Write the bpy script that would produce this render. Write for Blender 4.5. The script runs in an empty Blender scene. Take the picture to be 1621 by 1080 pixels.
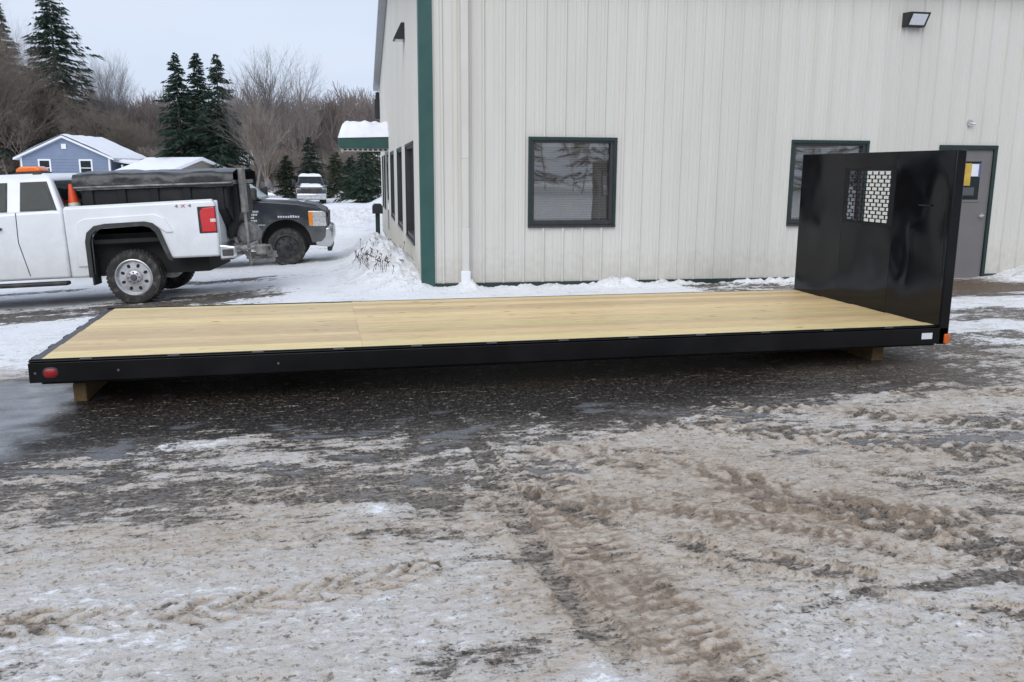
import bpy, bmesh, math, random
import numpy as np
from mathutils import Vector, Matrix

# ------------------------------------------------------------------ camera, sky, sun, exposure
scene = bpy.context.scene
COL = scene.collection
YAW, PITCH, ROLL, FOC = 0.219, 0.1949, 0.0049, 1363.0 / 1621.0 * 36.0
CAM_Z = 1.75
fw = Vector((math.sin(YAW) * math.cos(PITCH), math.cos(YAW) * math.cos(PITCH), -math.sin(PITCH)))
rt = Vector((math.cos(YAW), -math.sin(YAW), 0.0))
up = rt.cross(fw)
r2 = rt * math.cos(ROLL) + up * math.sin(ROLL)
u2 = -rt * math.sin(ROLL) + up * math.cos(ROLL)
cd = bpy.data.cameras.new('camera')
cam = bpy.data.objects.new('camera', cd)
COL.objects.link(cam)
cam.matrix_world = Matrix(((r2.x, u2.x, -fw.x, 0), (r2.y, u2.y, -fw.y, 0), (r2.z, u2.z, -fw.z, CAM_Z), (0, 0, 0, 1)))
cd.sensor_fit = 'HORIZONTAL'
cd.sensor_width = 36.0
cd.lens = FOC
cd.clip_start = 0.05
cd.clip_end = 3000.0
scene.camera = cam

SUN_EL, SUN_AZ = math.radians(42), math.radians(205)      # azimuth measured from +Y towards +X
world = bpy.data.worlds.new('World')
scene.world = world
world.use_nodes = True
wn, wl = world.node_tree.nodes, world.node_tree.links
bg = wn['Background']
sky = wn.new('ShaderNodeTexSky')
sky.sky_type = 'NISHITA'
sky.sun_disc = False
sky.sun_elevation = SUN_EL
sky.sun_rotation = SUN_AZ
sky.air_density = 1.0
sky.dust_density = 2.0
tc = wn.new('ShaderNodeTexCoord')
mp = wn.new('ShaderNodeMapping')
mp.inputs['Scale'].default_value = (1.0, 1.0, 3.5)
cl = wn.new('ShaderNodeTexNoise')
cl.inputs['Scale'].default_value = 1.7
cl.inputs['Detail'].default_value = 5.0
cl.inputs['Roughness'].default_value = 0.5
cr = wn.new('ShaderNodeValToRGB')
cr.color_ramp.elements[0].position = 0.3
cr.color_ramp.elements[0].color = (5.3, 6.2, 8.0, 1)
cr.color_ramp.elements[1].position = 0.72
cr.color_ramp.elements[1].color = (6.5, 7.2, 8.5, 1)
mx = wn.new('ShaderNodeMix')
mx.data_type = 'RGBA'
mx.inputs[0].default_value = 0.9
wl.new(tc.outputs['Generated'], mp.inputs['Vector'])
wl.new(mp.outputs['Vector'], cl.inputs['Vector'])
wl.new(cl.outputs['Fac'], cr.inputs['Fac'])
wl.new(sky.outputs['Color'], mx.inputs[6])
wl.new(cr.outputs['Color'], mx.inputs[7])
wl.new(mx.outputs[2], bg.inputs['Color'])
bg.inputs['Strength'].default_value = 0.105

sd = bpy.data.lights.new('sun', 'SUN')
sd.energy = 1.5
sd.angle = math.radians(50)
sd.color = (1.0, 0.97, 0.93)
sun = bpy.data.objects.new('sun', sd)
COL.objects.link(sun)
sdir = Vector((math.sin(SUN_AZ) * math.cos(SUN_EL), math.cos(SUN_AZ) * math.cos(SUN_EL), math.sin(SUN_EL)))
sun.rotation_euler = (-sdir).to_track_quat('-Z', 'Y').to_euler()
sun.location = (0, 0, 30)
vs = scene.view_settings
vs.view_transform = 'Standard'
vs.look = 'None'
vs.gamma = 1.0
vs.use_curve_mapping = False
vs.exposure = 0.17

rng = np.random.default_rng(7)
random.seed(7)

# ------------------------------------------------------------------ helpers
def sstep(a, b, x):
    t = np.clip((x - a) / (b - a), 0, 1)
    return t * t * (3 - 2 * t)

_perm = np.random.default_rng(11).permutation(512)
_perm = np.concatenate([_perm, _perm, _perm])
_ga = np.random.default_rng(5).uniform(0, 2 * np.pi, 512)
_gx, _gy = np.cos(_ga), np.sin(_ga)
def perlin(x, y, seed=0):
    xi = np.floor(x).astype(np.int64); yi = np.floor(y).astype(np.int64)
    xf = x - xi; yf = y - yi
    def g(ix, iy, dx, dy):
        h = _perm[(_perm[(ix + seed * 17) & 511] + iy) & 511]
        return _gx[h] * dx + _gy[h] * dy
    u = xf * xf * xf * (xf * (xf * 6 - 15) + 10); v = yf * yf * yf * (yf * (yf * 6 - 15) + 10)
    a = g(xi, yi, xf, yf); b = g(xi + 1, yi, xf - 1, yf)
    c = g(xi, yi + 1, xf, yf - 1); d = g(xi + 1, yi + 1, xf - 1, yf - 1)
    return ((a * (1 - u) + b * u) * (1 - v) + (c * (1 - u) + d * u) * v) * 1.5
def fbm(x, y, octv=4, seed=0, gain=0.5):
    s = np.zeros_like(x); a = 1.0; n = 0.0
    for i in range(octv):
        s += a * perlin(x * 2 ** i + 3.1 * i, y * 2 ** i - 1.7 * i, seed + i); n += a; a *= gain
    return s / n * 1.4
def ridged(x, y, octv=3, seed=0):
    s = np.zeros_like(x); a = 1.0; n = 0.0
    for i in range(octv):
        s += a * (1 - np.abs(perlin(x * 2 ** i, y * 2 ** i, seed + i)) * 2); n += a; a *= 0.5
    return s / n

class MB:
    """collects shapes and links them as ONE mesh object"""
    def __init__(s): s.v = []; s.f = []
    def add(s, vs_, fs_):
        o = len(s.v); s.v.extend([tuple(p) for p in vs_]); s.f.extend([tuple(i + o for i in f) for f in fs_]); return s
    def box(s, x0, x1, y0, y1, z0, z1, M=None):
        p = [Vector((x, y, z)) for z in (z0, z1) for y in (y0, y1) for x in (x0, x1)]
        if M is not None: p = [M @ q for q in p]
        return s.add(p, [(0, 2, 3, 1), (4, 5, 7, 6), (0, 1, 5, 4), (2, 6, 7, 3), (0, 4, 6, 2), (1, 3, 7, 5)])
    def prism(s, prof, y0, y1, axis='y'):
        """profile in (x,z) extruded along y (or (y,z) along x, or (x,y) along z)"""
        n = len(prof)
        def pt(a, b, t): return (a, t, b) if axis == 'y' else ((t, a, b) if axis == 'x' else (a, b, t))
        vv = [pt(a, b, y0) for a, b in prof] + [pt(a, b, y1) for a, b in prof]
        ff = [tuple(range(n)), tuple(range(2 * n - 1, n - 1, -1))]
        ff += [(i, i + n, (i + 1) % n + n, (i + 1) % n) for i in range(n)]
        return s.add(vv, ff)
    def tube(s, pts, r, n=8, cap=True):
        rs = r if isinstance(r, (list, tuple)) else [r] * len(pts)
        pts = [Vector(p) for p in pts]; vv = []; ff = []
        for i, p in enumerate(pts):
            d = (pts[min(i + 1, len(pts) - 1)] - pts[max(i - 1, 0)]).normalized()
            a = d.orthogonal().normalized() if abs(d.z) > 0.95 else d.cross(Vector((0, 0, 1))).normalized()
            b = d.cross(a)
            for k in range(n):
                t = 2 * math.pi * k / n
                vv.append(p + (a * math.cos(t) + b * math.sin(t)) * rs[i])
        for i in range(len(pts) - 1):
            for k in range(n):
                ff.append((i * n + k, i * n + (k + 1) % n, (i + 1) * n + (k + 1) % n, (i + 1) * n + k))
        if cap: ff += [tuple(range(n - 1, -1, -1)), tuple(range((len(pts) - 1) * n, len(pts) * n))]
        return s.add(vv, ff)
    def lathe(s, prof, n=32, c=(0, 0, 0), axis='y'):
        """profile (r, t): radius and position on the axis"""
        vv = []; ff = []; m = len(prof)
        for k in range(n):
            a = 2 * math.pi * k / n
            for r, t in prof:
                q = (r * math.cos(a), t, r * math.sin(a)) if axis == 'y' else (r * math.cos(a), r * math.sin(a), t)
                vv.append((q[0] + c[0], q[1] + c[1], q[2] + c[2]))
        for k in range(n):
            for j in range(m - 1):
                ff.append((k * m + j, k * m + j + 1, ((k + 1) % n) * m + j + 1, ((k + 1) % n) * m + j))
        return s.add(vv, ff)
    def build(s, name, mat, parent=None, smooth=False, bevel=0.0, seg=2, recalc=True, angle=35):
        me = bpy.data.meshes.new(name)
        me.from_pydata(s.v, [], s.f)
        if recalc:
            bm = bmesh.new(); bm.from_mesh(me); bmesh.ops.recalc_face_normals(bm, faces=bm.faces); bm.to_mesh(me); bm.free()
        return link(name, me, mat, parent, smooth, bevel, seg, angle)

def link(name, me, mat, parent=None, smooth=False, bevel=0.0, seg=2, angle=35):
    o = bpy.data.objects.new(name, me)
    COL.objects.link(o)
    if mat is not None: me.materials.append(mat)
    if parent is not None: o.parent = parent
    if smooth or bevel > 0:
        me.polygons.foreach_set('use_smooth', [True] * len(me.polygons))
        me.set_sharp_from_angle(angle=math.radians(angle))
    if bevel > 0:
        b = o.modifiers.new('bevel', 'BEVEL'); b.width = bevel; b.segments = seg; b.limit_method = 'ANGLE'
        b.angle_limit = math.radians(30); b.harden_normals = False
        me.polygons.foreach_set('use_smooth', [True] * len(me.polygons))
    return o

def np_mesh(name, verts, faces, mat, parent=None, smooth=False):
    """verts (n,3) array, faces (m,k) array"""
    me = bpy.data.meshes.new(name)
    k = faces.shape[1]
    me.vertices.add(len(verts)); me.vertices.foreach_set('co', np.ascontiguousarray(verts, dtype=np.float32).ravel())
    me.loops.add(faces.size); me.loops.foreach_set('vertex_index', np.ascontiguousarray(faces, dtype=np.int32).ravel())
    me.polygons.add(len(faces)); me.polygons.foreach_set('loop_start', np.arange(0, faces.size, k, dtype=np.int32))
    me.update(calc_edges=True)
    if smooth: me.polygons.foreach_set('use_smooth', [True] * len(faces))
    o = bpy.data.objects.new(name, me); COL.objects.link(o); me.materials.append(mat)
    if parent is not None: o.parent = parent
    return o

def tag(o, label=None, cat=None, group=None, kind=None):
    if label: o['label'] = label
    if cat: o['category'] = cat
    if group: o['group'] = group
    if kind: o['kind'] = kind
    return o
def empty(name, loc, rz=0.0, label=None, cat=None, group=None):
    o = bpy.data.objects.new(name, None); COL.objects.link(o)
    o.location = loc; o.rotation_euler = (0, 0, rz); o.empty_display_size = 0.2
    return tag(o, label, cat, group)
def text_mesh(name, body, size, mat, parent, M, extrude=0.001):
    c = bpy.data.curves.new(name, 'FONT'); c.body = body; c.size = size; c.extrude = extrude; c.resolution_u = 3
    c.align_x = 'CENTER'; c.align_y = 'CENTER'
    t = bpy.data.objects.new(name, c); COL.objects.link(t)
    me = bpy.data.meshes.new_from_object(t)
    bpy.data.objects.remove(t)
    me.transform(M)
    return link(name, me, mat, parent)

# ------------------------------------------------------------------ materials
def new_mat(name):
    m = bpy.data.materials.new(name); m.use_nodes = True
    return m, m.node_tree.nodes, m.node_tree.links, m.node_tree.nodes['Principled BSDF']
def simple(name, col, rough=0.5, metal=0.0, var=0.12, scale=8.0, bump=0.0, bscale=60.0, spec=0.5, coat=0.0, dirt=None, dirt_amt=0.35, stretch=(1, 1, 1)):
    m, n, l, b = new_mat(name)
    b.inputs['Metallic'].default_value = metal
    b.inputs['Specular IOR Level'].default_value = spec
    b.inputs['Coat Weight'].default_value = coat
    b.inputs['Coat Roughness'].default_value = 0.06
    tcn = n.new('ShaderNodeTexCoord'); mpn = n.new('ShaderNodeMapping'); mpn.inputs['Scale'].default_value = stretch
    l.new(tcn.outputs['Object'], mpn.inputs['Vector'])
    ns = n.new('ShaderNodeTexNoise'); ns.inputs['Scale'].default_value = scale; ns.inputs['Detail'].default_value = 5
    l.new(mpn.outputs['Vector'], ns.inputs['Vector'])
    rp = n.new('ShaderNodeValToRGB')
    rp.color_ramp.elements[0].position = 0.3; rp.color_ramp.elements[1].position = 0.7
    rp.color_ramp.elements[0].color = (*[c * (1 - var) for c in col], 1)
    rp.color_ramp.elements[1].color = (*[min(1, c * (1 + var)) for c in col], 1)
    l.new(ns.outputs['Fac'], rp.inputs['Fac'])
    out = rp.outputs['Color']
    if dirt is not None:
        n2 = n.new('ShaderNodeTexNoise'); n2.inputs['Scale'].default_value = scale * 0.45; n2.inputs['Detail'].default_value = 7
        l.new(tcn.outputs['Object'], n2.inputs['Vector'])
        mr = n.new('ShaderNodeMapRange'); mr.inputs[1].default_value = 0.5; mr.inputs[2].default_value = 0.75
        mr.inputs[3].default_value = 0; mr.inputs[4].default_value = dirt_amt
        l.new(n2.outputs['Fac'], mr.inputs[0])
        mxn = n.new('ShaderNodeMix'); mxn.data_type = 'RGBA'
        l.new(mr.outputs[0], mxn.inputs[0]); l.new(out, mxn.inputs[6]); mxn.inputs[7].default_value = (*dirt, 1)
        out = mxn.outputs[2]
    l.new(out, b.inputs['Base Color'])
    rr = n.new('ShaderNodeMapRange'); rr.inputs[3].default_value = max(0.02, rough * 0.8); rr.inputs[4].default_value = min(1, rough * 1.2)
    l.new(ns.outputs['Fac'], rr.inputs[0]); l.new(rr.outputs[0], b.inputs['Roughness'])
    if bump > 0:
        nb = n.new('ShaderNodeTexNoise'); nb.inputs['Scale'].default_value = bscale; nb.inputs['Detail'].default_value = 4
        l.new(mpn.outputs['Vector'], nb.inputs['Vector'])
        bp = n.new('ShaderNodeBump'); bp.inputs['Strength'].default_value = bump; bp.inputs['Distance'].default_value = 0.02
        l.new(nb.outputs['Fac'], bp.inputs['Height']); l.new(bp.outputs['Normal'], b.inputs['Normal'])
    return m

def spray_paint(name, col, rough, spray, amt, dirt):
    m = simple(name, col, rough, var=0.04, scale=3, coat=0.25, dirt=dirt, dirt_amt=0.3)
    n, l = m.node_tree.nodes, m.node_tree.links; b = n['Principled BSDF']
    src = b.inputs['Base Color'].links[0].from_socket
    tcn = n.new('ShaderNodeTexCoord'); sp_ = n.new('ShaderNodeSeparateXYZ'); l.new(tcn.outputs['Object'], sp_.inputs[0])
    n2 = n.new('ShaderNodeTexNoise'); n2.inputs['Scale'].default_value = 5; n2.inputs['Detail'].default_value = 9; n2.inputs['Roughness'].default_value = 0.7; l.new(tcn.outputs['Object'], n2.inputs['Vector'])
    ma = n.new('ShaderNodeMath'); ma.operation = 'MULTIPLY_ADD'; ma.inputs[1].default_value = 1.3; l.new(n2.outputs['Fac'], ma.inputs[0]); ma.inputs[2].default_value = 0.25
    mb_ = n.new('ShaderNodeMath'); mb_.operation = 'SUBTRACT'; l.new(ma.outputs[0], mb_.inputs[0]); l.new(sp_.outputs['Z'], mb_.inputs[1])
    mr = n.new('ShaderNodeMapRange'); mr.inputs[1].default_value = -0.25; mr.inputs[2].default_value = 0.45; mr.inputs[3].default_value = 0.0; mr.inputs[4].default_value = amt; l.new(mb_.outputs[0], mr.inputs[0])
    mx_ = n.new('ShaderNodeMix'); mx_.data_type = 'RGBA'; l.new(mr.outputs[0], mx_.inputs[0]); l.new(src, mx_.inputs[6]); mx_.inputs[7].default_value = (*spray, 1); l.new(mx_.outputs[2], b.inputs['Base Color'])
    return m

def glass_mat(name, tint=(0.75, 0.8, 0.8), refl=1.0):
    """thin window pane: fresnel mirror over clear glass"""
    m, n, l, b = new_mat(name)
    n.remove(b)
    g = n.new('ShaderNodeBsdfGlossy'); g.inputs['Roughness'].default_value = 0.02
    t = n.new('ShaderNodeBsdfTransparent'); t.inputs['Color'].default_value = (*tint, 1)
    fr = n.new('ShaderNodeFresnel'); fr.inputs['IOR'].default_value = 1.5
    ma = n.new('ShaderNodeMath'); ma.operation = 'MULTIPLY_ADD'; ma.inputs[1].default_value = 1.6 * refl; ma.inputs[2].default_value = 0.09 * refl
    ma.use_clamp = True
    l.new(fr.outputs[0], ma.inputs[0])
    tcn = n.new('ShaderNodeTexCoord'); nb = n.new('ShaderNodeTexNoise'); nb.inputs['Scale'].default_value = 1.5
    bp = n.new('ShaderNodeBump'); bp.inputs['Strength'].default_value = 0.05; bp.inputs['Distance'].default_value = 0.02
    l.new(tcn.outputs['Object'], nb.inputs['Vector']); l.new(nb.outputs['Fac'], bp.inputs['Height']); l.new(bp.outputs['Normal'], g.inputs['Normal'])
    mi = n.new('ShaderNodeMixShader'); l.new(ma.outputs[0], mi.inputs[0]); l.new(t.outputs[0], mi.inputs[1]); l.new(g.outputs[0], mi.inputs[2])
    l.new(mi.outputs[0], n['Material Output'].inputs['Surface'])
    return m

M = {}
M['white_paint'] = spray_paint('white_paint', (0.76, 0.78, 0.80), 0.3, (0.50, 0.49, 0.47), 0.5, (0.60, 0.60, 0.60))
M['dark_paint'] = spray_paint('dark_paint', (0.018, 0.024, 0.032), 0.3, (0.16, 0.155, 0.15), 0.7, (0.08, 0.08, 0.08))
M['grey_paint'] = simple('grey_paint', (0.04, 0.045, 0.05), 0.35, var=0.1, coat=0.3, dirt=(0.2, 0.19, 0.18))
M['silver_paint'] = simple('silver_paint', (0.4, 0.41, 0.43), 0.35, var=0.08, coat=0.3, dirt=(0.3, 0.29, 0.28))
M['car_glass'] = simple('car_glass', (0.014, 0.022, 0.022), 0.06, var=0.3, scale=4, spec=0.28)
M['frosted'] = simple('frosted_glass', (0.36, 0.44, 0.45), 0.3, var=0.2, scale=5)
M['plastic'] = simple('black_plastic', (0.025, 0.025, 0.026), 0.5, var=0.2, scale=12, dirt=(0.14, 0.13, 0.12), dirt_amt=0.5)
M['rubber'] = simple('tyre_rubber', (0.022, 0.021, 0.020), 0.75, var=0.25, scale=25, bump=0.4, bscale=60, dirt=(0.17, 0.15, 0.13), dirt_amt=0.65)
M['dark'] = simple('underbody_black', (0.012, 0.012, 0.012), 0.8, var=0.3, dirt=(0.05, 0.045, 0.04))
M['alloy'] = simple('rim_metal', (0.55, 0.55, 0.56), 0.33, metal=0.7, var=0.12, scale=14, dirt=(0.24, 0.19, 0.15), dirt_amt=0.6)
M['chrome'] = simple('chrome', (0.62, 0.63, 0.64), 0.22, metal=0.95, var=0.1, scale=10, dirt=(0.32, 0.3, 0.28), dirt_amt=0.7)
M['tail_red'] = simple('tail_lamp_red', (0.55, 0.008, 0.012), 0.15, var=0.1, scale=20, coat=0.6)
M['marker_red'] = simple('marker_red', (0.30, 0.010, 0.012), 0.35, var=0.1, scale=20)
M['marker_amber'] = simple('marker_amber', (0.62, 0.12, 0.015), 0.35, var=0.12, scale=20)
M['tail_clear'] = simple('tail_lamp_clear', (0.7, 0.5, 0.5), 0.15, var=0.1, coat=0.6)
M['head_clear'] = simple('head_lamp', (0.6, 0.62, 0.62), 0.12, metal=0.4, var=0.25, scale=25, coat=0.8)
M['amber'] = simple('amber_lens', (0.75, 0.24, 0.02), 0.2, var=0.12, scale=20, coat=0.5)
M['beacon'] = simple('beacon_amber', (0.8, 0.17, 0.015), 0.25, var=0.1, scale=15, coat=0.4)
M['cone'] = simple('cone_orange', (0.75, 0.075, 0.015), 0.5, var=0.12, scale=10, dirt=(0.3, 0.2, 0.15))
M['cone_band'] = simple('cone_band', (0.6, 0.62, 0.52), 0.5, var=0.15, scale=10)
M['red_mark'] = simple('decal_red', (0.5, 0.02, 0.03), 0.4)
M['dark_mark'] = simple('decal_dark', (0.09, 0.09, 0.1), 0.4)
M['white_mark'] = simple('decal_white', (0.55, 0.57, 0.6), 0.5)
M['tarp'] = simple('black_tarp', (0.018, 0.019, 0.022), 0.32, var=0.4, scale=5, bump=0.9, bscale=7, dirt=(0.12, 0.115, 0.11), dirt_amt=0.4)
M['poly'] = simple('black_poly', (0.011, 0.011, 0.012), 0.5, var=0.3, scale=6, spec=0.3, dirt=(0.07, 0.065, 0.06), dirt_amt=0.3)
M['salty'] = simple('salted_steel', (0.26, 0.25, 0.235), 0.7, metal=0.2, var=0.4, scale=9, bump=0.5, bscale=30, dirt=(0.06, 0.05, 0.045), dirt_amt=0.8)
M['snow'] = simple('snow', (0.86, 0.88, 0.92), 0.65, var=0.04, scale=4, bump=0.5, bscale=9)
M['green'] = simple('green_trim', (0.026, 0.085, 0.074), 0.4, var=0.1, scale=5, dirt=(0.05, 0.09, 0.085), dirt_amt=0.4)
M['green_dark'] = simple('dark_green_trim', (0.014, 0.032, 0.030), 0.4, var=0.15, scale=6)
M['soffit'] = simple('soffit_white', (0.45, 0.45, 0.42), 0.6, var=0.1)
M['down'] = simple('downspout_beige', (0.62, 0.60, 0.55), 0.45, var=0.04, scale=3)
M['pvc'] = simple('pvc_white', (0.78, 0.79, 0.82), 0.4, var=0.05)
M['door'] = simple('door_grey', (0.165, 0.155, 0.155), 0.45, var=0.06, scale=3)
M['steel'] = simple('steel', (0.6, 0.6, 0.6), 0.3, metal=0.9, var=0.1)
M['bronze'] = simple('bronze_frame', (0.035, 0.035, 0.037), 0.4, var=0.15)
M['blind'] = simple('blind', (0.50, 0.42, 0.34), 0.6, var=0.12, scale=3)
M['blind_pale'] = simple('blind_headrail', (0.65, 0.56, 0.47), 0.6, var=0.1)
M['interior'] = simple('interior', (0.05, 0.045, 0.04), 0.9, var=0.3)
M['glass'] = glass_mat('window_glass', (0.9, 0.92, 0.92), 1.0)
M['lamp_black'] = simple('lamp_black', (0.02, 0.02, 0.022), 0.45, var=0.2)
M['lens'] = simple('lamp_lens', (0.72, 0.74, 0.8), 0.2, var=0.06, scale=30)
M['paper_white'] = simple('paper_white', (0.72, 0.74, 0.78), 0.6, var=0.05)
M['paper_blue'] = simple('paper_blue', (0.12, 0.14, 0.4), 0.6, var=0.05)
M['paper_yellow'] = simple('paper_yellow', (0.55, 0.36, 0.06), 0.6, var=0.2, scale=12)
M['black_paint'] = simple('black_frame_paint', (0.006, 0.006, 0.007), 0.3, var=0.25, scale=5, bump=0.05, bscale=14, spec=0.22, dirt=(0.02, 0.02, 0.02), dirt_amt=0.4)
M['wood_treated'] = simple('treated_timber', (0.17, 0.105, 0.045), 0.7, var=0.35, scale=6, bump=0.3, bscale=30, stretch=(8, 1, 8))  # wood darkened to put the shade under the deck into its colour
M['roof_metal'] = simple('roof_metal', (0.3, 0.31, 0.32), 0.4, metal=0.4, var=0.1)
M['siding_blue'] = simple('house_siding_blue', (0.18, 0.225, 0.325), 0.6, var=0.06, scale=2)
M['house_white'] = simple('house_white', (0.75, 0.77, 0.8), 0.5, var=0.05)
M['house_grey'] = simple('porch_grey', (0.33, 0.35, 0.36), 0.7, var=0.15)
M['house_tan'] = simple('house_tan', (0.28, 0.25, 0.22), 0.7, var=0.15)
M['bark'] = simple('bark_grey', (0.15, 0.135, 0.125), 0.85, var=0.3, scale=6)
M['bark_brown'] = simple('bark_brown', (0.25, 0.21, 0.175), 0.85, var=0.35, scale=3)
M['bark_red'] = simple('bark_reddish', (0.245, 0.205, 0.19), 0.85, var=0.3, scale=0.12)
M['bark_far'] = simple('bark_far', (0.22, 0.20, 0.195), 0.9, var=0.3, scale=0.15)
M['twig'] = simple('dead_stem', (0.06, 0.045, 0.035), 0.85, var=0.3)
def needle_mat(name, c, c2):
    m, n, l, b = new_mat(name)
    g = n.new('ShaderNodeNewGeometry'); rp = n.new('ShaderNodeValToRGB')
    rp.color_ramp.elements[0].color = (*c, 1); rp.color_ramp.elements[1].color = (*c2, 1)
    l.new(g.outputs['Random Per Island'], rp.inputs['Fac']); l.new(rp.outputs['Color'], b.inputs['Base Color'])
    b.inputs['Roughness'].default_value = 0.75; b.inputs['Specular IOR Level'].default_value = 0.2
    return m
M['needle'] = needle_mat('spruce_needles', (0.015, 0.031, 0.023), (0.045, 0.068, 0.048))
M['needle2'] = needle_mat('pine_needles', (0.020, 0.034, 0.022), (0.060, 0.070, 0.040))

def siding_mat():
    m, n, l, b = new_mat('ribbed_siding')
    tcn = n.new('ShaderNodeTexCoord')
    oi = n.new('ShaderNodeObjectInfo')
    mpn = n.new('ShaderNodeMapping'); mpn.inputs['Scale'].default_value = (5, 5, 0.5)
    l.new(tcn.outputs['Object'], mpn.inputs['Vector'])
    ns = n.new('ShaderNodeTexNoise'); ns.inputs['Scale'].default_value = 1.2; ns.inputs['Detail'].default_value = 6
    l.new(mpn.outputs['Vector'], ns.inputs['Vector'])
    rp = n.new('ShaderNodeValToRGB')
    rp.color_ramp.elements[0].position = 0.25; rp.color_ramp.elements[1].position = 0.75
    rp.color_ramp.elements[0].color = (0.59, 0.578, 0.53, 1); rp.color_ramp.elements[1].color = (0.64, 0.628, 0.582, 1)
    l.new(ns.outputs['Fac'], rp.inputs['Fac'])
    hs = n.new('ShaderNodeHueSaturation'); l.new(rp.outputs['Color'], hs.inputs['Color'])
    mr = n.new('ShaderNodeMapRange'); mr.inputs[3].default_value = 0.965; mr.inputs[4].default_value = 1.03
    l.new(oi.outputs['Random'], mr.inputs[0]); l.new(mr.outputs[0], hs.inputs['Value'])
    # splash dirt with a ragged edge near the foot of the wall
    sp = n.new('ShaderNodeSeparateXYZ'); l.new(tcn.outputs['Object'], sp.inputs[0])
    n2 = n.new('ShaderNodeTexNoise'); n2.inputs['Scale'].default_value = 9; n2.inputs['Detail'].default_value = 8
    l.new(tcn.outputs['Object'], n2.inputs['Vector'])
    md = n.new('ShaderNodeMath'); md.operation = 'MULTIPLY_ADD'; md.inputs[1].default_value = 0.9; l.new(n2.outputs['Fac'], md.inputs[0]); md.inputs[2].default_value = -0.3
    ms = n.new('ShaderNodeMath'); ms.operation = 'SUBTRACT'; l.new(md.outputs[0], ms.inputs[0]); l.new(sp.outputs['Z'], ms.inputs[1])
    mr2 = n.new('ShaderNodeMapRange'); mr2.inputs[1].default_value = -0.45; mr2.inputs[2].default_value = 0.25; mr2.inputs[3].default_value = 0; mr2.inputs[4].default_value = 0.55
    l.new(ms.outputs[0], mr2.inputs[0])
    mxn = n.new('ShaderNodeMix'); mxn.data_type = 'RGBA'; l.new(mr2.outputs[0], mxn.inputs[0]); l.new(hs.outputs['Color'], mxn.inputs[6]); mxn.inputs[7].default_value = (0.40, 0.375, 0.31, 1)
    l.new(mxn.outputs[2], b.inputs['Base Color'])
    b.inputs['Roughness'].default_value = 0.42
    nb = n.new('ShaderNodeTexNoise'); nb.inputs['Scale'].default_value = 2.2; l.new(tcn.outputs['Object'], nb.inputs['Vector'])
    bp = n.new('ShaderNodeBump'); bp.inputs['Strength'].default_value = 0.15; bp.inputs['Distance'].default_value = 0.03
    l.new(nb.outputs['Fac'], bp.inputs['Height']); l.new(bp.outputs['Normal'], b.inputs['Normal'])
    return m
M['siding'] = siding_mat()

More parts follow.
